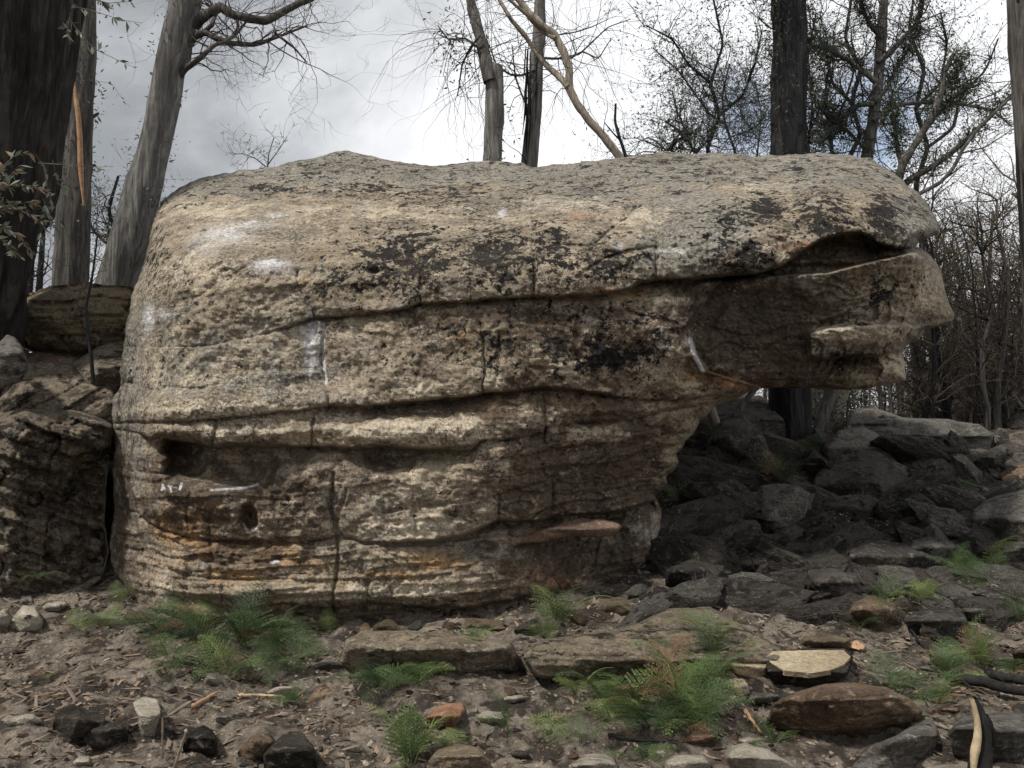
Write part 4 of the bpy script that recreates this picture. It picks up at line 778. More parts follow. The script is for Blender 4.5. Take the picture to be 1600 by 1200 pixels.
# dark rubble blocks on the slope to the right
dmesh = [block_mesh('rubble_block', 300 + j, 4, M_RDARK, (.5, .65, .8)[j % 3], .11) for j in range(6)]; gmesh = [block_mesh('rubble_block', 320 + j, 4, M_RGREY, (.4, .6, .7)[j], .11) for j in range(3)]
def cell2(px, py):
    v = 'high on the slope' if py < 760 else ('midway up the slope' if py < 860 else 'at the foot of the slope')
    h = 'beneath the beak' if px < 1260 else ('around the large black block' if px < 1440 else 'near the right edge')
    return f'{v} {h}'
rngr = np.random.RandomState(5); cnt = 0
while cnt < 250:
    px = rngr.uniform(1040, 1640); py = rngr.uniform(665, 965)
    if py < 700 and px > 1290 and px < 1540: continue
    q = on_ground(px, py); s = (.07 + .22 * rngr.rand() ** 1.3) * (1.15 if rngr.rand() < .8 else 1.6) * (1.25 if py < 880 else 1.0); dark = rngr.rand() < (.85 if px < 1430 else .45)
    o = obj('rubble_block', (dmesh[rngr.randint(6)] if dark else gmesh[rngr.randint(3)]), None, tuple(q - np.array([0, 0, s * .25])), (rngr.uniform(-.5, .5), rngr.uniform(-.5, .5), rngr.uniform(0, 6.28)), (s * rngr.uniform(.9, 1.6), s, s * rngr.uniform(.7, 1.1)))
    c = 'sooty black' if dark else 'grey speckled'; sz = 'small' if s < .12 else ('middling' if s < .19 else 'large'); ph = cell2(px, py)
    tag(o, f'{sz} {c} rubble block {ph}', 'rock', f'{sz} {c} rubble blocks {ph}'); cnt += 1
# small rocks wedged under the foot of the boulder
for i, (px, py, s) in enumerate([(262,985,.07),(300,990,.09),(560,992,.06),(600,985,.09),(655,982,.07),(700,985,.08),(765,985,.10),(830,985,.09),(905,975,.10),(960,955,.12),(1000,930,.10),(340,1000,.07),(225,970,.10),(870,985,.06)]):
    q = on_ground(px, py); c = ['tan', 'grey', 'brown'][i % 3]
    o = obj('stone', smesh[c][1 + i % 2], None, tuple(q), (.2 * (i % 3), .1, i), (s * 1.4, s, s))
    tag(o, ['tan', 'grey', 'brown'][i % 3] + ' stone wedged under the foot of the huge boulder ' + ('at its left end' if px < 450 else ('at its middle' if px < 850 else 'at its right end')), 'stone', ['tan', 'grey', 'brown'][i % 3] + ' wedged stones ' + ('left' if px < 450 else ('middle' if px < 850 else 'right')))

# ---------------------------------------------------------------- litter: chips, leaves, twigs nobody could count
def litter(name, n, mat, lo, hi, elong, flat, seed, label, xr, yr, lift=.0):
    rng = np.random.RandomState(seed); base = np.array([[-1, -.6, 0], [1, -.5, 0], [.8, .6, 0], [-.7, .7, 0], [-.5, -.3, 1], [.6, -.2, .9], [.3, .4, 1]])
    fc = np.array([[0, 1, 5], [0, 5, 4], [1, 2, 6], [1, 6, 5], [2, 3, 6], [3, 4, 6], [3, 0, 4], [4, 5, 6]])
    x = rng.uniform(*xr, n); y = yr[0] + (yr[1] - yr[0]) * rng.rand(n) ** 1.0
    dens = fbm(np.stack([x, y, x * 0], -1), 1.6, 3, off=seed); keep = dens > rng.uniform(-.5, .35, n) * .8; x, y = x[keep], y[keep]; n = len(x)
    z = ground_z(x, y); a = rng.uniform(0, 6.28, n); s = lo + (hi - lo) * rng.rand(n) ** 2.5
    V = base[None] * rng.uniform(.75, 1.25, (n, 7, 3)) * s[:, None, None] * np.array([elong, 1, flat])
    tz = rng.normal(0, .25, (n, 1)); V[..., 2] += V[..., 0] * tz
    ca, sa = np.cos(a)[:, None], np.sin(a)[:, None]
    W = np.stack([V[..., 0] * ca - V[..., 1] * sa, V[..., 0] * sa + V[..., 1] * ca, V[..., 2]], -1) + np.stack([x, y, z + lift + .003], -1)[:, None]
    F = (np.arange(n)[:, None, None] * 7 + fc[None]).reshape(-1, 3)
    o = obj(name, mesh_np(name, W.reshape(-1, 3), F, mat)); tag(o, label, None, None, 'stuff')
litter('stone_chips', 15000, M_RPALE, .003, .024, 1.3, .35, 1, 'pale stone chips strewn over the soil', (-4, 5.5), (2.6, 8))
litter('gravel', 22000, M_RBROWN, .004, .028, 1.2, .5, 2, 'brown gravel strewn over the soil', (-4, 5.5), (2.6, 8.5))
litter('charcoal_bits', 15000, M_RCHAR, .003, .026, 1.6, .6, 3, 'black charcoal bits scattered over the soil', (-4, 5.5), (2.6, 9))
M_LIT = mat_leaf('dead_leaf', (0.07, 0.045, 0.03), (0.30, 0.21, 0.14), .1)
M_BSTRIP = mat_leaf('bark_flakes', (0.04, 0.031, 0.026), (0.20, 0.155, 0.12), 0, .1)
litter('leaf_litter', 14000, M_LIT, .005, .021, 2.4, .06, 4, 'dead brown leaves scattered over the soil', (-4, 5.5), (2.6, 8.5), .006)
litter('bark_litter', 16000, M_BSTRIP, .003, .018, 4.5, .3, 5, 'bark and twig fragments scattered over the soil', (-4, 5.5), (2.6, 8.5), .005)

# ---------------------------------------------------------------- trees
M_BK_DARK = mat_bark('furrowed_dark_bark', (0.016, 0.014, 0.013), (0.052, 0.046, 0.041), 1.4, .7)
M_BK_GREY = mat_bark('grey_bark', (0.085, 0.080, 0.075), (0.23, 0.22, 0.205), .5, 1.2)
M_BK_MID = mat_bark('dull_grey_bark', (0.05, 0.046, 0.042), (0.15, 0.138, 0.125), .6, 1.2)
M_BK_BURNT = mat_bark('burnt_bark', (0.012, 0.012, 0.013), (0.042, 0.041, 0.042), 1.2, 1.0)
M_BK_PALE = mat_bark('smooth_pale_bark', (0.16, 0.135, 0.11), (0.36, 0.31, 0.25), .2, 1.5)
M_TWIG = mat_plain('grey_twig', (0.035, 0.032, 0.030), (0.10, 0.09, 0.08), 8)
M_TWIGD = mat_plain('burnt_twig', (0.018, 0.017, 0.016), (0.05, 0.044, 0.04), 8)
M_TWIGB = mat_plain('brown_twig', (0.045, 0.036, 0.028), (0.17, 0.14, 0.11), 6)
M_STRIP = mat_plain('orange_inner_bark', (0.27, 0.15, 0.085), (0.46, 0.29, 0.175), 10)
M_FOL = mat_leaf('regrowth_leaf', (0.026, 0.036, 0.022), (0.075, 0.092, 0.05), .2)
M_FOLG = mat_leaf('grey_green_leaf', (0.045, 0.055, 0.042), (0.13, 0.145, 0.11), .25)
M_FOLB = mat_leaf('olive_brown_leaf', (0.05, 0.045, 0.028), (0.15, 0.10, 0.055), .25)
def grow(T, p, d, L, r, lvl, rng, wig=.25, droop=0., kids=3, leaves=None, leafn=0, spread=.8, sides=3, seg=6):
    pts = [p]; st = L / seg
    dx, dy, dz = d; x, y, z = p; dirs = [d]
    for i in range(seg):
        dx += rng.gauss(0, wig); dy += rng.gauss(0, wig); dz += rng.gauss(0, wig) + droop
        m = math.sqrt(dx * dx + dy * dy + dz * dz) + 1e-9; dx /= m; dy /= m; dz /= m
        x += dx * st; y += dy * st; z += dz * st; pts.append((x, y, z)); dirs.append((dx, dy, dz))
    T.add(pts, [r * (1 - .75 * i / seg) for i in range(seg + 1)], sides if lvl < 2 else sides + 1)
    if leaves is not None and lvl <= 1 and leafn:
        for _ in range(leafn):
            i = rng.randint(1, seg); leaves.append((pts[i], dirs[i]))
    if lvl > 0:
        for k in range(kids):
            i = rng.randint(1, seg) if k < kids - 1 else seg; q = dirs[i]
            nd = (q[0] + rng.gauss(0, spread), q[1] + rng.gauss(0, spread), q[2] + rng.gauss(0, spread) + .05)
            m = math.sqrt(sum(c * c for c in nd)) + 1e-9; nd = tuple(c / m for c in nd)
            grow(T, pts[i], nd, L * rng.uniform(.45, .75), max(r * (1 - .75 * i / seg) * .62, .0018), lvl - 1, rng, wig, droop, kids, leaves, leafn, spread, sides, seg)
def smooth_poly(pts, n):
    pts = np.asarray(pts, float); t = np.concatenate([[0], np.cumsum(np.linalg.norm(np.diff(pts, axis=0), axis=1))]); u = np.linspace(0, t[-1], n * 3)
    q = np.stack([np.interp(u, t, pts[:, k]) for k in range(pts.shape[1])], -1)
    k = np.array([1, 2, 3, 2, 1.]) / 9; qq = q.copy()
    for c in range(pts.shape[1]): qq[2:-2, c] = np.convolve(q[:, c], k, 'valid')
    return qq[np.linspace(0, len(qq) - 1, n).astype(int)]
def tree(name, label, stems, Y, bark, twigmat, seed, twigs=20, tl=(.3, .9), lvl=2, kids=3, wig=.25, droop=0., leafmat=None, leafn=0, leafsize=.03, clumps=0, clumpn=12, clumpr=.12, group=None, cat='tree', sides=16, ypr=.35, barknoise=.03, twig_r=.006, spread=.8, upw=.25, root=True, stemclump=None, tw_from=0, rings=0, furrow=0.):
    """stems: list of (pixel path, r0 px, r1 px[, bark]); the first is the trunk and runs down to the ground"""
    rng = random.Random(seed); nr = np.random.RandomState(seed); lp = []; worlds = []
    k = Y / F_PX
    for si, stm in enumerate(stems):
        path, r0, r1 = stm[:3]; q = smooth_poly([(*a,) for a in path], max(8, len(path) * 4))
        if si == 0 and rings: q = smooth_poly(q, rings)
        n = len(q)
        yo = 0 if si == 0 else ypr * nr.uniform(-1, 1)
        Yv = Y + np.linspace(0, yo, n) + (.0 if si == 0 else .1 * np.sin(np.linspace(0, 5, n) + seed))
        W = P(q[:, 0], q[:, 1], Yv); r = np.linspace(r0, r1, n) * k
        if si == 0 and root:
            g0 = ground_z(W[0, 0], W[0, 1]) - .15
            if W[0, 2] > g0:
                m = max(3, int((W[0, 2] - g0) / .25)); dn = (W[0] - W[min(3, n - 1)]); dn = dn / abs(dn[2]) if abs(dn[2]) > 1e-6 else np.array([0, 0, -1.])
                ext = [W[0] + np.array([dn[0] * .6, 0, -1]) * (W[0, 2] - g0) * (1 - j / m) for j in range(m)]; W = np.vstack([ext, W]); r = np.concatenate([np.linspace(r0 * 1.3, r0, m + 1)[:-1] * k, r])
        worlds.append((W, r, stm[3] if len(stm) > 3 else bark))
    base = worlds[0][0][0].copy(); root_o = empty(name, tuple(base), label, cat, group)
    for si, (W, r, bk) in enumerate(worlds):
        T = Tubes(); T.add(W - base, r * (1 + .0 * r), sides if si == 0 else max(6, sides // 2))
        V = T.V[0]; nz = fbm((V + base) * np.array([1, 1, .25]), 5 / max(r.max() * 4, .15), 3, off=seed); cen = np.repeat(W - base, len(V) // len(W), 0); T.V[0] = cen + (V - cen) * (1 + (.35 if barknoise else 0) * nz)[:, None]
        if furrow and si == 0:
            V = T.V[0]; dv = V - cen; rr_ = np.linalg.norm(dv, axis=1, keepdims=True); un = dv / (rr_ + 1e-9); pz = np.concatenate([un[:, :2] * rr_.mean() * 11, (V[:, 2:] + base[2]) * .8 + 3], 1)
            T.V[0] = V + un * (furrow * rr_ * (np.abs(fbm(pz, 1, 3, .6, off=seed)) * 2.2 - .5)[:, None])
        if si == 0 and .05 < r.max() < .30 and sides >= 28:
            V = T.V[0]
            for kk in range(9):
                i_ = nr.randint(len(W) // 3, len(W)); th = nr.uniform(0, 6.28); kc = W[i_] - base + np.array([math.cos(th), math.sin(th), 0]) * r[i_]; dq = np.linalg.norm(V - kc, axis=1)
                ck_ = cen; V = V + ((V - ck_) * (nr.uniform(.03, .10) * np.exp(-(dq / (r[i_] * .35)) ** 2))[:, None])
            T.V[0] = V
            for kk in range(5):
                i_ = nr.randint(len(W) // 3, len(W) - 1); th = nr.uniform(0, 6.28); dv_ = np.array([math.cos(th), math.sin(th) * .5, nr.uniform(.1, .9)]); st_ = W[i_] - base; Lq = r[i_] * nr.uniform(1.3, 2.0)
                T.add([st_, st_ + dv_ * Lq * .6, st_ + dv_ * Lq], [r[i_] * .22, r[i_] * .16, r[i_] * .09], 7)
        obj('trunk' if si == 0 else 'branch', T.mesh('trunk' if si == 0 else 'branch', bk), root_o)
    T = Tubes(); tot = sum(len(w_[0]) for w_ in worlds[tw_from:])
    for _ in range(twigs):
        wl = worlds[tw_from:]; ws = [len(w_[0]) * (1 if (i or len(wl) == 1) else .5) for i, w_ in enumerate(wl)]
        W, r, _b = rng.choices(wl, ws)[0]; i = rng.randint(int(len(W) * (.35 if W is worlds[0][0] else .15)), len(W) - 1)
        dr = W[min(i + 1, len(W) - 1)] - W[max(i - 1, 0)]; dr = dr / (np.linalg.norm(dr) + 1e-9)
        d = dr * .6 + nr.normal(size=3) * spread; d[2] += upw; d[1] *= .6; d /= np.linalg.norm(d)
        grow(T, tuple(W[i] - base), tuple(d), rng.uniform(*tl), min(r[i] * .5, twig_r * rng.uniform(.7, 1.5)), lvl, rng, wig, droop, kids, lp, leafn)
    if T.V: tag(obj('twigs', T.mesh('twigs', twigmat), root_o), None, None, None, 'stuff')
    # bunches of regrowth along the stems
    cps, cds = [], []
    for _ in range(clumps):
        W, r, _b = worlds[0] if (stemclump and rng.random() < stemclump) else rng.choice(worlds); i = rng.randint(len(W) // 4, len(W) - 1)
        n = nr.normal(size=3); n[1] *= .5; n /= np.linalg.norm(n); f_ = rng.random(); j_ = min(i + 1, len(W) - 1); c = W[i] * (1 - f_) + W[j_] * f_ - base + n * (r[i] * .9)
        m = max(3, int(clumpn * rng.uniform(.4, 1.4))); pp_ = c + n * clumpr * .4 + nr.normal(size=(m, 3)) * clumpr * .5 * np.array([1, 1, 1.3]); cps.append(pp_); cds.append(n + nr.normal(size=(m, 3)) * .8)
    if lp: cps.append(np.array([a for a, b in lp])); cds.append(np.array([b for a, b in lp]) + nr.normal(size=(len(lp), 3)) * .7)
    if cps and leafmat:
        pp_ = np.concatenate(cps); dd_ = np.concatenate(cds)
        tag(obj('foliage', leaf_mesh('foliage', pp_, dd_, leafsize * nr.uniform(.5, 1.4, len(pp_)), leafmat, nr), root_o), None, None, None, 'stuff')
    return root_o, worlds
# left side
tree('tree', 'massive dark furrowed trunk leaning in at the left edge', [([(-205,1000),(-150,760),(-98,540),(-60,390),(-24,240),(0,110),(14,0),(30,-150)], 112, 90)], 6.8, M_BK_DARK, M_TWIGD, 1, twigs=0, sides=150, rings=110, furrow=.10)
t2, w2 = tree('tree', 'slim grey trunk with a hanging strip of orange bark', [([(108,445),(112,400),(118,300),(123,200),(128,100),(131,0),(134,-200)], 25, 15)], 9.0, M_BK_MID, M_TWIG, 2, twigs=26, tl=(.2, .6), lvl=1, leafmat=M_FOLG, leafn=5, leafsize=.055, clumps=70, clumpn=16, clumpr=.16, stemclump=1, sides=60, rings=60, furrow=.07)
T = Tubes(); q = smooth_poly([(116,128),(118,150),(122,175),(125,215),(126,260),(129,300),(131,322)], 14); Wq = P(q[:, 0], q[:, 1], np.full(14, 8.80)); T.add(Wq - np.array(t2.location), np.interp(np.arange(14), [0, 2, 9, 13], [.008, .026, .032, .01]), 5)
obj('bark_strip', T.mesh('bark_strip', M_STRIP), t2)
tree('tree', 'tall grey trunk leaning right above the left boulders with a limb reaching right', [
  ([(150,500),(172,470),(186,430),(207,370),(232,270),(250,185),(262,110),(280,40),(292,0),(315,-120)], 31, 19),
  ([(303,40),(318,26),(345,10),(360,22),(380,27),(415,33),(440,20),(470,4),(540,-25)], 8, 4, M_BK_MID), ([(292,70),(305,56),(320,50),(338,60),(360,68),(400,70),(440,55),(480,40)], 6, 1.6, M_BK_MID),
  ([(284,112),(300,100),(318,86),(334,70),(352,66),(372,50),(388,30)], 5, 1.6, M_BK_MID), ([(320,50),(332,38),(336,22),(330,5)], 4, 2, M_BK_MID), ([(280,120),(292,100),(295,80),(300,60)], 6, 4, M_BK_MID), ([(430,52),(460,75),(480,98)], 2.5, 1, M_BK_MID)],
  8.6, M_BK_GREY, M_TWIG, 3, sides=60, rings=60, furrow=.05, twigs=75, tl=(.35, 1.0), lvl=2, kids=3, wig=.3, leafmat=M_FOLG, leafn=0, leafsize=.05, clumps=40, clumpn=16, clumpr=.12, stemclump=1, tw_from=1, spread=.6, twig_r=.007)
for i, (px, py, Yd, h, lab) in enumerate([(60,470,16,330,'gnarled bare tree far behind between the two left trunks'), (175,470,15,260,'twisted dark tree behind the leaning grey trunk'), (45,460,13,240,'bare dark tree behind the massive left trunk'), (215,470,18,220,'thin bare tree right of the leaning grey trunk')]):
    tree('tree', lab, [([(px,py),(px + 8,py - h * .35),(px - 6,py - h * .55),(px + 10,py - h * .75)], 5, 2), ([(px + 8,py - h * .35),(px + 40,py - h * .5),(px + 50,py - h * .7)], 3, 1.5), ([(px + 4,py - h * .3),(px - 30,py - h * .42),(px - 45,py - h * .62)], 3, 1.2)], Yd, M_BK_BURNT, M_TWIGD, 30 + i, twigs=45, tl=(.4, 1.1), lvl=2, wig=.38, leafmat=M_FOLG, leafn=2, leafsize=.05, twig_r=.014, sides=8)
tree('sapling', 'thin burnt black sapling in front of the left boulders', [([(146,600),(143,560),(137,520),(134,480),(143,440),(148,405),(152,370)], 3.2, 1.2)], 6.1, M_BK_BURNT, M_TWIGD, 12, twigs=16, tl=(.15, .35), lvl=1, wig=.3, root=False, sides=7, cat='sapling', barknoise=0, twig_r=.003)
# centre
tree('tree', 'broken topped grey tree with a leaning stem and drooping dead twigs', [([(768,300),(769,252),(772,200),(774,150),(772,104)], 15.5, 14), ([(766,128),(758,95),(750,55),(738,15),(728,-30)], 11, 7, M_BK_MID), ([(748,75),(728,60),(700,62),(684,40)], 2.2, .8, M_BK_MID), ([(750,55),(735,75),(722,100),(715,150)], 2.4, .8, M_BK_MID)],
  9.5, M_BK_GREY, M_TWIG, 4, sides=40, rings=30, furrow=.08, twigs=42, tl=(.5, 1.3), lvl=1, kids=3, wig=.22, droop=-.16, leafmat=M_FOL, leafsize=.055, clumps=10, clumpn=34, clumpr=.22, tw_from=1, twig_r=.006, spread=.9, upw=-.1)
tree('tree', 'straight grey tree shedding dark bark ribbons behind the middle of the boulder', [([(826,300),(828,258),(832,200),(836,140),(841,60),(844,0),(846,-60)], 13, 9), ([(836,110),(815,118),(795,116),(775,100),(760,60)], 2, .8, M_BK_MID), ([(838,90),(870,92),(905,85),(950,42),(985,30)], 2.2, .7, M_BK_MID), ([(830,180),(816,150),(805,120),(800,70)], 2, .8, M_BK_MID)],
  9.9, M_BK_GREY, M_TWIGD, 5, twigs=60, tl=(.5, 1.4), lvl=1, kids=3, wig=.2, droop=-.10, twig_r=.006, spread=.8, upw=0)
T = Tubes(); rb = random.Random(8)
for i in range(16):
    x = 820 + rb.random() * 20; y0 = 60 + rb.random() * 110; L = 50 + rb.random() * 90
    q = smooth_poly([(x, y0), (x + rb.uniform(-3, 3) - 2, y0 + L * .5), (x - 3 + rb.uniform(-5, 5), y0 + L)], 8); W = P(q[:, 0], q[:, 1], np.full(8, 9.78 - .05 * rb.random())); T.add(W, [.003, .007, .009, .009, .009, .008, .005, .002], 4)
ribs = [o for o in COL.objects if o.get('label', '').startswith('straight grey tree')][0]
o = obj('bark_ribbons', T.mesh('bark_ribbons', M_BK_BURNT), ribs); o.location = -ribs.location; o['kind'] = 'stuff'
tree('tree', 'bent smooth pale stem forking above the middle of the boulder', [([(985,275),(968,245),(945,215),(922,190),(900,160),(888,135),(890,110),(880,80),(868,55),(848,40),(826,20),(805,-10)], 7, 5.5), ([(888,136),(872,118),(855,104),(838,82),(825,62),(800,32),(780,0)], 5, 3), ([(868,60),(846,48),(822,22),(790,-5)], 4, 2), ([(880,84),(862,56),(900,50),(925,42),(950,30)], 1.6, .7, M_BK_MID), ([(884,95),(910,80),(935,92),(955,60)], 1.8, .7, M_BK_MID)],
  9.0, M_BK_PALE, M_TWIG, 6, twigs=60, tl=(.4, 1.2), lvl=1, kids=3, wig=.22, droop=-.07, sides=12, twig_r=.005, spread=.85, upw=0)
tree('sapling', 'short black dead stick standing right of the pale stem', [([(985,270),(978,244),(968,215),(961,190),(962,162)], 3.4, 1.8), ([(972,222),(958,208),(945,192)], 1.8, .8)], 8.8, M_BK_BURNT, M_TWIGD, 7, twigs=8, tl=(.15, .5), lvl=1, sides=7, cat='dead stick', twig_r=.004)
tree('shrub', 'tiny leafy shrub growing behind the left shoulder of the boulder', [([(416,300),(418,262),(420,240),(428,215)], 1.4, .8), ([(417,262),(400,248),(380,240),(362,241)], 1., .5), ([(418,258),(435,235),(448,215)], 1., .5)], 8.1, M_TWIG, M_TWIG, 9, twigs=26, tl=(.15, .38), lvl=1, kids=2, leafmat=M_FOLG, leafn=2, leafsize=.028, sides=6, cat='shrub', twig_r=.003)
# right
tree('tree', 'thick burnt black trunk standing behind the beak with leafy regrowth', [([(1232,300),(1232,240),(1233,150),(1233,60),(1233,0),(1233,-150)], 27, 28)], 9.6, M_BK_BURNT, M_TWIGD, 10, twigs=34, tl=(.3, .9), lvl=2, sides=90, rings=60, furrow=.09, leafmat=M_FOL, leafn=4, leafsize=.055, clumps=110, clumpn=24, clumpr=.22, stemclump=1, twig_r=.008)
tree('tree', 'grey forked eucalypt right of the burnt trunk with furry regrowth on its limbs', [([(1345,290),(1356,243),(1362,200),(1370,150),(1374,100),(1378,50),(1381,0),(1384,-60)], 9, 7), ([(1368,128),(1350,112),(1320,90),(1295,78),(1265,68)], 4.5, 2.5), ([(1372,98),(1390,82),(1412,60),(1432,38),(1440,10),(1438,-30)], 5, 3, M_BK_MID), ([(1365,162),(1340,164),(1315,185),(1295,205),(1280,225)], 4.5, 2.5), ([(1364,190),(1385,172),(1410,162),(1450,160),(1500,162),(1550,172),(1580,196)], 4.2, 1.6), ([(1366,160),(1385,140),(1402,105),(1420,75),(1440,45)], 4, 1.5, M_BK_MID), ([(1350,230),(1325,205),(1300,190),(1285,150)], 3, 1.2, M_BK_MID), ([(1378,60),(1360,40),(1345,10),(1340,-30)], 4, 2, M_BK_MID)],
  10.5, M_BK_GREY, M_TWIGD, 11, twigs=130, tl=(.3, 1.0), lvl=2, kids=3, wig=.3, leafmat=M_FOLG, leafn=1, leafsize=.04, clumps=1100, clumpn=13, clumpr=.085, twig_r=.008, spread=.7)
tree('tree', 'dark tree leaning right over the boulder with leaf furred limbs', [([(1380,330),(1400,290),(1412,255),(1432,222),(1455,185),(1470,150),(1474,118),(1490,84)], 8, 3), ([(1408,262),(1402,225),(1395,180),(1390,150)], 4, 2), ([(1398,298),(1425,278),(1455,262),(1485,240),(1510,218),(1545,185),(1585,142)], 6, 2), ([(1440,210),(1475,165),(1505,140),(1530,132)], 4, 2), ([(1470,150),(1490,120),(1505,88)], 3, 1)],
  9.9, M_BK_MID, M_TWIGD, 13, twigs=80, tl=(.25, .8), lvl=1, kids=3, leafmat=M_FOL, leafn=2, leafsize=.042, clumps=520, clumpn=18, clumpr=.10, twig_r=.006)
tree('tree', 'thin bare tree arching right past the tip of the beak', [([(1400,330),(1436,303),(1470,285),(1490,262),(1505,232),(1530,200),(1570,160),(1610,130)], 3.6, 1.6), ([(1478,278),(1500,262),(1512,255)], 1.5, .6), ([(1500,240),(1540,230),(1585,200)], 1.4, .6), ([(1440,302),(1455,270),(1470,240)], 1.4, .6)], 9.2, M_BK_MID, M_TWIG, 14, twigs=40, tl=(.2, .7), lvl=1, sides=8, twig_r=.004)
t12, w12 = tree('tree', 'smooth brown trunk cut by the right edge with a loose bark ribbon', [([(1640,1000),(1632,700),(1622,420),(1612,220),(1602,80),(1598,0),(1592,-150)], 24, 22)], 6.0, M_BK_MID, M_TWIG, 15, twigs=0, sides=28, barknoise=.0)
T = Tubes(); q = smooth_poly([(1588,230),(1592,300),(1596,360),(1601,420),(1600,450)], 12); T.add(P(q[:, 0], q[:, 1], np.full(12, 5.9)) - np.array(t12.location), [.004, .01, .014, .014, .013, .012, .012, .011, .01, .008, .006, .003], 5); obj('bark_strip', T.mesh('bark_strip', M_BK_DARK), t12)
for i, (a, Yd, lab) in enumerate([
   ([([(1150,270),(1148,235),(1132,190),(1128,150),(1140,100)], 2.2, 1.2), ([(1135,195),(1110,180),(1088,150),(1060,110),(1020,75)], 1.8, .8), ([(1140,215),(1180,200),(1205,170)], 1.4, .6)], 13, 'slender dark tree left of the burnt trunk, tufted with leaves'),
   ([([(1090,270),(1086,240),(1070,210),(1040,190)], 3, 1.4), ([(1086,240),(1110,215),(1120,170),(1105,120)], 2, 1), ([(1075,215),(1060,180),(1050,140)], 1.4, .7)], 12, 'crooked dark shrubby tree above the top of the boulder'),
   ([([(1030,270),(1035,240),(1060,218),(1095,200)], 3, 1.2), ([(1036,236),(1060,232),(1085,205)], 1.5, .6)], 11, 'arching black branch showing above the boulder left of the burnt trunk'),
   ([([(1300,280),(1300,235),(1295,190),(1290,140),(1300,80)], 3.5, 1.6), ([(1298,200),(1320,160),(1335,110),(1330,50)], 2.5, 1), ([(1296,210),(1275,175),(1268,120)], 2.2, 1)], 12, 'thin tangled tree close behind the burnt trunk, on its right'),
   ([([(1180,270),(1185,225),(1190,180),(1180,130)], 1.6, .8), ([(1186,220),(1165,190),(1150,160)], 1, .5)], 14, 'thin bare stem just left of the burnt trunk'),
   ([([(1320,290),(1325,250),(1345,210),(1330,160),(1345,110),(1320,60),(1330,0)], 4, 2), ([(1330,160),(1300,130),(1290,80),(1270,40)], 3, 1.2), ([(1345,210),(1380,190),(1395,150),(1420,120)], 3, 1.2)], 12.5, 'twisting dark tree behind the grey forked eucalypt'),
   ([([(1440,340),(1430,290),(1450,230),(1430,170),(1445,110),(1420,50),(1430,-20)], 4.5, 2), ([(1450,230),(1490,200),(1500,150),(1540,110),(1560,60)], 3.2, 1.2), ([(1430,170),(1470,130),(1480,70),(1470,20)], 3, 1.2)], 13, 'tall twisting tree filling the gap left of the right edge trunk'),
   ([([(1110,280),(1105,230),(1125,180),(1110,130),(1130,70),(1115,0)], 3.5, 1.6), ([(1125,180),(1160,150),(1180,100),(1190,50)], 2.6, 1), ([(1110,130),(1075,100),(1050,60),(1010,40)], 2.4, 1)], 12, 'twisting burnt tree halfway between the pale stem and the burnt trunk'),
   ([([(1270,280),(1262,230),(1270,170),(1262,90),(1275,20)], 2.6, 1.4)], 11, 'leafy stem hugging the right side of the burnt trunk')]):
    tree('tree', lab, a, Yd, M_BK_BURNT, M_TWIGD, 50 + i, twigs=70, tl=(.35, 1.15), lvl=2, kids=3, wig=.36, leafmat=M_FOLG, leafn=2, leafsize=.05, clumps=90, clumpn=10, clumpr=.12, twig_r=.009, sides=8)
# pale fine trees at the far right above the thicket
for i, (a, Yd, lab) in enumerate([
   ([([(1580,700),(1565,600),(1552,500),(1545,440),(1548,380),(1552,330)], 5, 2), ([(1548,400),(1530,370),(1515,345)], 2, .8), ([(1550,350),(1570,325),(1582,310)], 1.6, .6)], 15, 'tall fine branched tree standing over the right thicket'),
   ([([(1600,640),(1560,585),(1525,560),(1500,530),(1488,480),(1470,440)], 3.4, 1.2), ([(1540,575),(1500,570),(1470,550)], 1.8, .8)], 13, 'sprawling grey branched tree right of the beak'),
   ([([(1490,700),(1500,600),(1515,520),(1500,440),(1478,390),(1460,350)], 3, 1), ([(1512,530),(1540,480),(1550,420)], 1.6, .7)], 17, 'pale wispy tree just right of the tip of the beak'),
   ([([(1620,700),(1600,560),(1590,480),(1598,400)], 3.5, 1.4)], 16, 'slim tree beside the trunk at the right edge')]):
    tree('tree', lab, a, Yd, M_BK_MID, M_TWIGB, 70 + i, twigs=80, tl=(.45, 1.3), lvl=2, kids=3, wig=.3, leafmat=M_FOLG, leafn=2, leafsize=.04, twig_r=.010, sides=8, spread=.6)
tree('tree', 'pale short trunk wrapped in grey green leaves seen beneath the beak', [([(1290,700),(1302,660),(1312,625),(1322,590)], 12, 10)], 10.2, M_BK_PALE, M_TWIG, 16, twigs=16, tl=(.2, .5), lvl=1, leafmat=M_FOLG, leafn=8, leafsize=.05, clumps=60, clumpn=26, clumpr=.28, sides=14)
tree('tree', 'dark burnt trunk seen beneath the beak', [([(1240,720),(1238,660),(1236,600)], 22, 21)], 11.5, M_BK_BURNT, M_TWIGD, 17, twigs=0, sides=16)
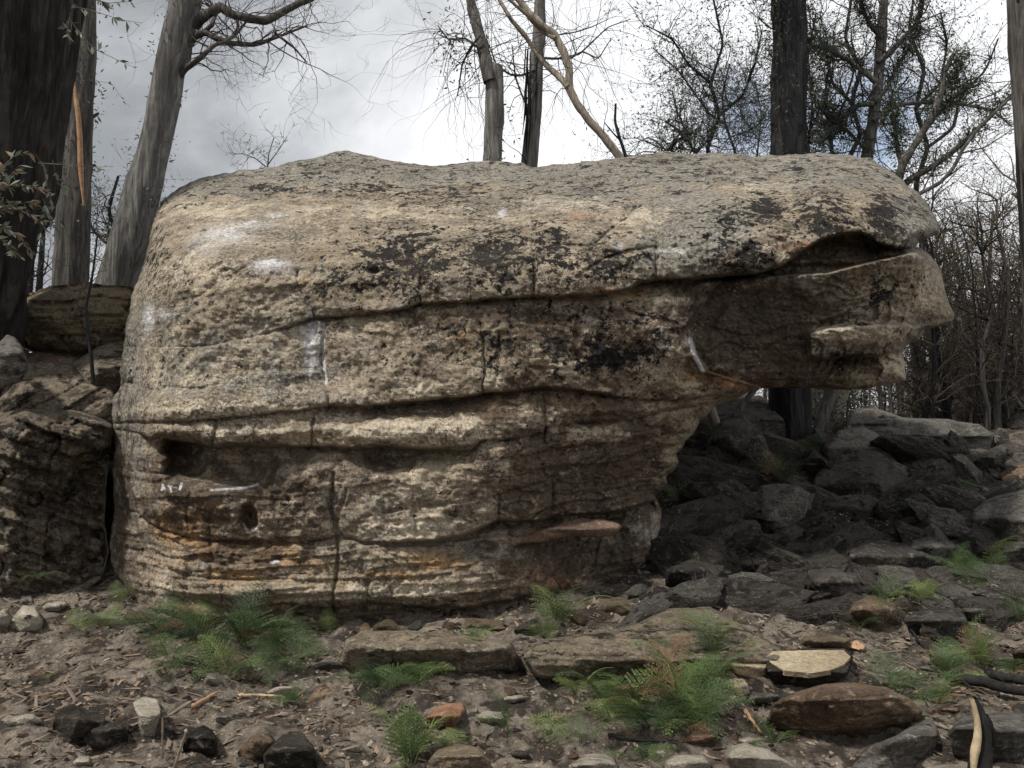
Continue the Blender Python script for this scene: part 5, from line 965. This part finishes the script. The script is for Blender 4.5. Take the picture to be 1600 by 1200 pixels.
# thicket: burnt saplings standing close together
def thicket_proto(seed, h, mat, leaf):
    rng = random.Random(seed); nr = np.random.RandomState(seed); T = Tubes(); T2 = Tubes(); lp = []
    pts = [(0, 0, -.2)]; x = y = 0
    for i in range(9): x += rng.gauss(0, .045 * h / 3); y += rng.gauss(0, .045 * h / 3); pts.append((x, y, h * (i + 1) / 9))
    T.add(pts, np.linspace(.05, .012, 10) * rng.uniform(.5, 1.1), 7)
    for k in range(26):
        i = rng.randint(1, 9); d = np.array([rng.gauss(0, .7), rng.gauss(0, .7), rng.uniform(.3, 1.2)]); d /= np.linalg.norm(d)
        grow(T2, pts[i], tuple(d), rng.uniform(.5, 1.2) * h / 3.4, .013, 2, rng, .24, .03, 3, lp, leaf, .65, 3, 5)
    rt = empty('burnt_sapling', (0, 0, 0), 'x', 'sapling', 'burnt saplings of the thicket right of the boulder')
    obj('trunk', T.mesh('trunk', mat), rt); tag(obj('twigs', T2.mesh('twigs', M_TWIGB if seed % 2 else M_TWIGD), rt), None, None, None, 'stuff')
    if lp and leaf: tag(obj('foliage', leaf_mesh('foliage', [a for a, b in lp], np.array([b for a, b in lp]) + nr.normal(size=(len(lp), 3)) * .7, .05 * nr.uniform(.5, 1.3, len(lp)), M_FOLB, nr), rt), None, None, None, 'stuff')
    return rt
protos = [thicket_proto(90 + i, hgt, (M_BK_BURNT, M_BK_MID, M_BK_BURNT, M_BK_GREY, M_BK_MID, M_BK_BURNT)[i], (1, 1, 0, 1, 2, 1)[i]) for i, hgt in enumerate((2.8, 3.4, 2.4, 3.0, 2.6, 3.8))]
rngt = np.random.RandomState(77); used = set()
tc_ = 0
kinds = ['black stemmed', 'brown stemmed', 'low black', 'grey stemmed', 'leafy brown', 'tall black']
while tc_ < 190:
    Yd = rngt.uniform(11.5, 24); px = rngt.uniform(1130, 1680)
    if px < 1400 and rngt.rand() < .45: continue
    x = (px - 800) / F_PX * Yd; z = ground_z(x, Yd); i = rngt.randint(6)
    s = rngt.uniform(.75, 1.1) * (1 if px > 1440 else .7) * (1 + (Yd - 11) * .03)
    where = 'under the beak' if px < 1420 else ('just right of the beak' if px < 1520 else 'by the right edge'); dep = 'front rank' if Yd < 15 else ('middle rank' if Yd < 20 else 'back rank')
    lab = f'{kinds[i]} burnt sapling in the {dep} of the thicket {where}'
    if i in used: o = copy_tree(protos[i], (x, Yd, z), rngt.uniform(0, 6.28), (s, s, s), lab)
    else: used.add(i); o = protos[i]; o.location = (x, Yd, z); o.scale = (s, s, s); o['label'] = lab
    o['group'] = f'{kinds[i]} saplings, {dep}, {where}'; tc_ += 1
# same woods carry on to the left behind the boulder, where gaps show
for k in range(26):
    Yd = rngt.uniform(11.5, 20); px = rngt.uniform(-120, 260); x = (px - 800) / F_PX * Yd; i = rngt.randint(6); s = rngt.uniform(.8, 1.15)
    o = copy_tree(protos[i], (x, Yd, ground_z(x, Yd)), rngt.uniform(0, 6.28), (s, s, s), f'{kinds[i]} burnt sapling behind the boulders on the left'); o['group'] = f'{kinds[i]} saplings behind the left boulders'

# gum leaf sprigs hanging in at the left
M_GUM = mat_leaf('gum_leaf', (0.07, 0.085, 0.06), (0.19, 0.215, 0.165), .15, .4, .45); M_GUMB = mat_leaf('browned_gum_leaf', (0.13, 0.075, 0.045), (0.27, 0.19, 0.13), .15)
def sprig(label, paths, Y, n, size, seed, mat, browns=0):
    rng = random.Random(seed); nr = np.random.RandomState(seed); T = Tubes(); ps, ds = [], []
    base = P(*paths[0][0], Y); rt = empty('leafy_branch', tuple(base), label, 'leafy branch')
    for path in paths:
        q = smooth_poly(path, 14); W = P(q[:, 0], q[:, 1], Y + .12 * np.sin(np.linspace(0, 3, 14) + seed)) - base; T.add(W, np.linspace(.005, .0015, 14), 5)
        for k in range(n):
            i = rng.randint(2, 13); dr = W[i] - W[i - 1]; dr /= np.linalg.norm(dr) + 1e-9; ps.append(W[i]); ds.append(dr * .8 + nr.normal(size=3) * .55 + np.array([0, 0, -.35]))
    obj('stem', T.mesh('stem', M_TWIGB), rt); ps = np.array(ps); ds = np.array(ds); m = nr.rand(len(ps)) < browns
    for msk, mt in ((~m, mat), (m, M_GUMB)):
        if msk.sum(): tag(obj('leaves', leaf_mesh('leaves', ps[msk], ds[msk], size * nr.uniform(.6, 1.25, int(msk.sum())), mt, nr, .36), rt), None, None, None, 'stuff')
sprig('upper leafy gum sprig reaching right past the slim trunk', [[(95,-20),(115,10),(150,18),(185,30),(222,36)], [(110,20),(105,45),(108,60)], [(150,0),(170,5),(205,2)]], 6.5, 13, .090, 1, M_GUM)
sprig('lower thin gum sprig reaching right past the slim trunk', [[(108,30),(140,70),(158,82),(180,92),(206,104)]], 6.5, 12, .080, 2, M_GUM)
sprig('thin twig with three leaves crossing the slim trunk', [[(60,255),(110,258),(150,261),(178,260)]], 6.5, 5, .075, 3, M_GUM)
sprig('dense bunch of green and brown gum leaves on the massive trunk', [[(-30,300),(0,262),(28,240),(45,238)], [(-30,310),(10,290),(50,290),(76,300)], [(-40,340),(0,320),(40,330),(64,345)], [(-40,360),(0,350),(30,370),(48,392)], [(-30,380),(-5,370),(20,390),(30,400)], [(-40,330),(-10,300),(20,270),(30,258)], [(-40,350),(-10,330),(15,320),(55,315)]], 6.1, 36, .080, 4, M_GUM, .4)
sprig('trailing gum leaves between the massive and the slim trunk', [[(55,240),(68,262),(74,290),(82,320)], [(82,250),(90,280),(100,300)], [(60,320),(78,340),(88,360)], [(62,300),(75,330),(62,370)]], 6.4, 14, .072, 5, M_GUM, .1)

# ---------------------------------------------------------------- ferns
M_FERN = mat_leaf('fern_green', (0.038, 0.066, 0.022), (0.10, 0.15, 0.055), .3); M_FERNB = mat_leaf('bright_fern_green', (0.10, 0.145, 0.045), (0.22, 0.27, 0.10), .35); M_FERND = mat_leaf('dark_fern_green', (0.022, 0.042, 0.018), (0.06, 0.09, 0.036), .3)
M_FERNX = mat_leaf('dead_fern_brown', (0.09, 0.05, 0.028), (0.22, 0.14, 0.075), .2)
M_RACH = mat_plain('fern_stalk', (0.10, 0.10, 0.04), (0.20, 0.19, 0.08), 10)
def frond_mesh(seed, mat):
    rng = np.random.RandomState(seed); n = 16; Vs, Fs = [], []; c = 0
    def curve(t): return np.array([t * .92 - .12 * t ** 3, .03 * math.sin(t * 4 + seed), .42 * t - .50 * t ** 2.3])
    T = Tubes(); tt = np.linspace(0, 1, 12); T.add([curve(t) for t in tt], np.linspace(.008, .002, 12), 4)
    for k in range(n):
        t = .16 + .82 * k / (n - 1); b = curve(t); tg = curve(min(t + .02, 1)) - curve(t - .02); tg /= np.linalg.norm(tg); Lp = (.34 * (1 - (t - .16) / .86) ** .85 + .02) * rng.uniform(.85, 1.1)
        for sd_ in (-1, 1):
            side = np.array([0, sd_, 0.]); dirp = tg * .45 + side * .9 + np.array([0, 0, rng.normal(0, .06)]); dirp /= np.linalg.norm(dirp); up = np.cross(dirp, tg) * sd_; m = max(3, int(Lp / .022))
            for j in range(m):
                s = (j + rng.uniform(.2, .8)) / m; p = b + dirp * Lp * s + np.array([0, 0, -.10 * (s * Lp) * s * 1.5]); ll = .024 * (1 - .6 * s) * (.6 + Lp / .34 * .6) + .004; wv = .0105
                for q in (-1, 1):
                    pd = np.cross(dirp, up) * q * .85 + dirp * .55; pd /= np.linalg.norm(pd); ll = ll * rng.uniform(.75, 1.15); tip = p + pd * ll + up * ll * rng.uniform(-.15, .1); mid_ = p + pd * ll * .45
                    Vs += [p, mid_ - dirp * wv, tip, mid_ + dirp * wv]; Fs.append((c, c + 1, c + 2, c + 3)); c += 4
    V0 = np.concatenate(T.V); me = mesh_np('frond', np.concatenate([V0, np.array(Vs)]), [np.concatenate(T.F), np.array(Fs) + len(V0)], mat, False); return me
FR = {k: [frond_mesh(400 + i, m) for i in range(3)] for k, m in (('g', M_FERN), ('b', M_FERNB), ('d', M_FERND), ('x', M_FERNX))}
def fern(px, py, n, L, kind, label, up=.6, Y=None, z=None):
    L = L * 1.2; fern.i += 1; rng = random.Random(500 + fern.i); q = on_ground(px, py) if Y is None else P(px, py, Y)
    rt = empty('fern', tuple(q), label, 'fern')
    for i in range(n):
        k = 'x' if rng.random() < .06 else (kind if rng.random() < .72 else {'g': 'b', 'b': 'g', 'd': 'g'}[kind])
        o = obj('frond', FR[k][rng.randrange(3)], rt, (rng.uniform(-.02, .02), rng.uniform(-.02, .02), 0)); s = L * rng.uniform(.5, 1.15)
        o.rotation_euler = (rng.uniform(-.45, .45), -rng.uniform(.15, .25 + up * 1.3), i * 6.283 / n + rng.uniform(-.5, .5)); o.scale = (s, s, s)
fern.i = 0
for a in [(186,948,3,.30,'b','upright pale green fern in the gap left of the huge boulder',1.2),(125,985,5,.22,'g','low yellow green fern near the white rocks',.4),(165,985,5,.22,'g','low fern left of the foot of the huge boulder',.5),(295,962,6,.32,'g','fern against the left foot of the huge boulder',.7),
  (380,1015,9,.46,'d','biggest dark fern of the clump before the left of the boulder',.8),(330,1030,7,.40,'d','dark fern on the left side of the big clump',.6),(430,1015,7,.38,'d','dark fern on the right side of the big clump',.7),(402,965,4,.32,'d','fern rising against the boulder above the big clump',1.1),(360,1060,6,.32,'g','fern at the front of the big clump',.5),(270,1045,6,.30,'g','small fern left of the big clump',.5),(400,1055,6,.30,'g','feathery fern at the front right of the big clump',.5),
  (512,992,4,.24,'g','small upright fern below the vertical joint of the boulder',1.1),(470,1100,4,.24,'g','small fern on bare soil right of the clump',.6),(140,1070,4,.13,'d','tiny dark fern tuft on bare soil',.8),(75,1068,5,.13,'b','yellow green seedling patch on the left soil',.3),(570,1015,3,.20,'g','small fern left of the black ledge',1.0),(600,1080,6,.32,'d','dark fern in front of the black ledge, left one',.5),(650,1078,6,.32,'g','fern in front of the black ledge, right one',.6),
  (715,1035,6,.34,'g','fern drooping over the black ledge',.7),(745,1030,3,.30,'b','bright fern frond on the right of the black ledge',.7),(868,985,6,.44,'g','large fern growing at the right foot of the boulder',.8),(850,1005,3,.30,'b','small pale fern left of the large one at the foot',1.1),(925,1040,5,.24,'g','fern on the front of the mottled ledge',.6),(905,1090,5,.26,'b','bright fern below the mottled ledge',.5),
  (990,1110,8,.42,'g','wide fern in the middle of the central fern bed',.6),(1060,1120,9,.48,'g','largest fern of the central fern bed',.6),(1030,1075,7,.38,'g','fern at the back of the central fern bed',.7),(960,1130,6,.30,'b','bright fern at the left of the central fern bed',.5),(1100,1085,6,.36,'g','fern at the right of the central fern bed',.6),(1115,1045,5,.34,'d','dark fern left of the split stone',.8),(1112,1010,5,.34,'b','upright fern standing on the mottled ledge',1.1),(1060,1160,5,.28,'d','low dark fern under the central fern bed',.4),
  (640,1200,8,.32,'g','bushy fern at the bottom edge',1.0),(700,1170,4,.20,'b','yellow green fern right of the bushy one',.3),(790,1150,3,.22,'g','thin fern sprig between pale stones',1.1),(905,1165,4,.28,'g','small fern at the bottom right of centre',.5),(1010,1195,4,.24,'d','dark fern sprig at the bottom edge',.6),(1215,1165,3,.24,'g','fern frond in front of the reddish boulder',.3),(1345,990,5,.30,'d','dull fern near the end of the long stick',.5),
  (1445,945,7,.36,'b','bright lime fern below the grey rounded rock',.7),(1490,900,7,.42,'g','tall fern left of the big grey boulder at the right edge',.9),(1520,930,4,.36,'g','thin tall fern in the right rubble',1.1),(1535,1045,9,.38,'b','bushy yellow green fern at the right',1.1),(1460,1105,7,.34,'g','fern right of the reddish boulder',.5),(1570,1080,4,.22,'b','small lime fern beside the charred branch',.5),(1592,975,5,.28,'g','fern at the right edge',.8),(1590,1060,4,.24,'g','small fern low at the right edge',.6),
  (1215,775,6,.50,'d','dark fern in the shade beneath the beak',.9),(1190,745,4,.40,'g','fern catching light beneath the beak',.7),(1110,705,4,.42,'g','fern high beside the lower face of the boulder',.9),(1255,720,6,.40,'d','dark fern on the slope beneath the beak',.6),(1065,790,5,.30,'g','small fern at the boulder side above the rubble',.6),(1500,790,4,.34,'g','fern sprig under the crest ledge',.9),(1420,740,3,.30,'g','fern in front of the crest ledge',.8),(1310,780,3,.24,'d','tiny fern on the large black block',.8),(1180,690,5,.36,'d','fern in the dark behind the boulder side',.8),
  (250,1000,6,.34,'d','fern at the upper left of the big clump, near the boulder foot',.6),(455,1045,5,.32,'d','fern at the right tip of the big clump',.5),(310,1000,6,.34,'g','fern behind the big clump touching the boulder',.7),(1010,1140,7,.36,'d','dark fern low in the central fern bed',.4),(1085,1145,7,.40,'g','fern at the lower right of the central fern bed',.6),(940,1100,6,.30,'g','fern at the upper left of the central fern bed',.5),
  (1400,1090,6,.34,'d','grey green fern behind the right end of the reddish boulder',.5),(1485,1060,6,.34,'g','fern left of the bushy yellow green one',.6),(580,1085,5,.28,'d','small dark fern at the left end of the black ledge',.4),(1560,900,5,.36,'g','fern in front of the big grey boulder at the right edge',.7),(1380,960,4,.30,'g','fern sprig beside the round dark brown rock',.8),(680,1060,5,.3,'d','fern tucked against the front of the black ledge',.7)]:
    fern(*a)
fern(60, 905, 4, .2, 'd', 'small fern growing on the big dark left boulder', .3, 5.62)

# ---------------------------------------------------------------- sticks, bark strips, charred wood, leaves
M_STICK = mat_plain('dead_stick', (0.10, 0.08, 0.06), (0.24, 0.19, 0.145), 14); M_CHAR = mat_plain('charred_wood', (0.010, 0.010, 0.010), (0.03, 0.028, 0.026), 20); M_BARE = mat_plain('bare_yellow_wood', (0.34, 0.265, 0.165), (0.52, 0.42, 0.27), 18)
def stick(label, path, r, mat=M_STICK, lift=.02, name='stick', cat='stick', seed=1, dY=0, air=None):
    q = smooth_poly(path, 14); W = []
    for i, (x, y) in enumerate(q):
        if air is None: p = on_ground(x, y); p[2] += lift + r * .5
        else: p = P(x, y, air)
        W.append(p)
    W = np.array(W)
    if air is None:
        k = np.array([1, 1, 1, 1, 1]) / 5
        for c in (1, 2): W[2:-2, c] = np.convolve(W[:, c], k, 'valid')
    b = W[0].copy(); T = Tubes(); T.add(W - b, np.linspace(r, r * .5, 14) * (1 + .25 * np.random.RandomState(seed).rand(14)), 7)
    return tag(obj(name, T.mesh(name, mat), None, tuple(b)), label, cat)
stick('long thin stick curving along the foot of the rubble', [(1146,930),(1190,955),(1240,966),(1290,970),(1332,973)], .010, lift=.05)
stick('grey stick sloping down beside the right foot of the boulder', [(1015,878),(1060,900),(1095,920),(1120,925)], .012, lift=.06)
stick('dead stem standing before the mottled ledge', [(873,1062),(880,1035),(892,1010),(898,990)], .004, air=4.75, mat=M_STICK)
stick('thin upright dead twig left of the black pointed stone', [(253,1186),(254,1160),(254,1120)], .006, air=3.6)
stick('leaning dead twig behind the black pointed stone', [(272,1200),(280,1175),(290,1145)], .007, air=3.55)
stick('short twig lying on pale soil at the left', [(155,1060),(180,1048),(205,1040)], .006)
stick('curved dark root lying on the mottled ledge', [(990,990),(1020,1010),(1060,1020),(1100,1035)], .006, mat=M_CHAR, lift=.04)
stick('dark stick lying right of the bottom ferns', [(950,1162),(1000,1166),(1060,1168)], .008, mat=M_CHAR)
stick('rust coloured bark strip lying left of the reddish boulder', [(1165,1120),(1178,1140),(1190,1155)], .010, mat=M_STRIP, cat='bark strip', name='bark_strip')
stick('orange brown bark piece on the soil at the left', [(300,1115),(315,1104),(338,1092)], .013, mat=M_STRIP, cat='bark strip', name='bark_strip')
stick('grey stick in front of the split stone', [(1382,1078),(1405,1070),(1425,1062)], .010, mat=M_STICK)
stick('dark fallen branch crossing behind the bright fern', [(1410,975),(1440,1020),(1480,1060),(1520,1090)], .010, mat=M_CHAR, lift=.04)
stick('white edged flat wood sliver on the soil left of centre', [(372,1096),(405,1094),(440,1096)], .010, mat=M_BARE)
stick('short brown stick near the bottom right', [(1462,1140),(1490,1152),(1512,1166)], .009)
for i in range(26):
    r_ = random.Random(900 + i); px = r_.uniform(1010, 1330) if i < 13 else r_.uniform(40, 1580); py = r_.uniform(925, 1000) if i < 13 else r_.uniform(1010, 1190); a = r_.uniform(-.7, .7); L = r_.uniform(18, 48)
    reg = 'on the bark litter at the right foot of the boulder' if i < 13 else cell_phrase(px, py)
    o = stick('short dead stick lying ' + reg, [(px, py), (px + L * .5 * math.cos(a), py + 4 * math.sin(a) * 3), (px + L * math.cos(a), py + L * .35 * math.sin(a))], r_.uniform(.003, .007), mat=(M_STICK, M_TWIGB, M_BARE)[i % 3 if i % 5 == 0 else i % 2], lift=.01, seed=i); o['group'] = 'short sticks ' + reg
# charred branch: black, split open to yellow wood, standing at lower right
rt = empty('charred_branch', tuple(P(1528, 1290, 3.3)), 'charred black branch stub split open to yellow wood at the lower right', 'branch')
T = Tubes(); q = smooth_poly([(1528,1290),(1530,1215),(1533,1180),(1537,1140),(1530,1110),(1520,1092)], 14); T.add(P(q[:, 0], q[:, 1], 3.3) - np.array(rt.location), np.interp(np.arange(14), [0, 6, 13], [.036, .046, .016]), 10); obj('charred_wood', T.mesh('charred_wood', M_CHAR), rt)
T = Tubes(); q = smooth_poly([(1521,1204),(1522,1180),(1528,1150),(1527,1125),(1521,1100),(1518,1092)], 14); T.add(P(q[:, 0], q[:, 1], 3.262) - np.array(rt.location), np.interp(np.arange(14), [0, 4, 9, 13], [.010, .018, .012, .010]), 7); obj('split_wood', T.mesh('split_wood', M_BARE), rt)
T = Tubes(); q = smooth_poly([(1552,1165),(1550,1145),(1545,1130),(1537,1120)], 8); T.add(P(q[:, 0], q[:, 1], 3.32) - np.array(rt.location), np.linspace(.008, .02, 8), 7); obj('side_stub', T.mesh('side_stub', M_CHAR), rt)
stick('black burnt branch lying across the right edge', [(1485,1075),(1530,1085),(1570,1098),(1640,1108)], .035, mat=M_CHAR, lift=.05, name='charred_branch', cat='branch')
stick('short burnt log at the right edge behind the charred stub', [(1545,1072),(1590,1082),(1640,1090)], .028, mat=M_CHAR, lift=.05, name='charred_branch', cat='branch')
def big_leaf(px, py, L, label, rot):
    q = on_ground(px, py); n = 9; V = []; 
    for i in range(n):
        t = i / (n - 1); wv = math.sin(math.pi * min(1, t * .95 + .03)) ** .8 * .38 * (1 + .25 * math.cos(t * 19)); V += [(t, -wv, .12 * abs(wv) * 2), (t, 0, .05 * math.sin(t * 6)), (t, wv, .12 * abs(wv) * 2)]
    F = [(a * 3 + j, a * 3 + j + 1, a * 3 + j + 4, a * 3 + j + 3) for a in range(n - 1) for j in (0, 1)]
    me = mesh_np('dead_leaf', np.array(V), np.array(F), M_STRIP); o = obj('dead_leaf', me, None, tuple(q + np.array([0, 0, .03])), (.5, -.1, rot), (L, L, L)); tag(o, label, 'leaf')
big_leaf(1330, 1022, .09, 'pinkish dead leaf leaning against the split stone', .1)
big_leaf(1338, 978, .05, 'yellowish dead leaf near the end of the long stick', .4)

# tell look-alike stones, sticks and ferns apart by their order from the left
by = {}
for o_ in list(COL.objects):
    if o_.parent is None and o_.get('category') in ('stone', 'stick'): by.setdefault(o_['label'], []).append(o_)
ORD = ['leftmost', 'second from left', 'third from left', 'fourth from left', 'fifth from left', 'sixth from left', 'seventh from left', 'eighth from left', 'ninth from left', 'tenth from left']
for lb, os_ in by.items():
    if 1 < len(os_) <= 10 and len(lb.split()) <= 13:
        os_.sort(key=lambda q: q.location.x / q.location.y)
        for k_, q in enumerate(os_): q['label'] = ORD[k_] + ' ' + lb
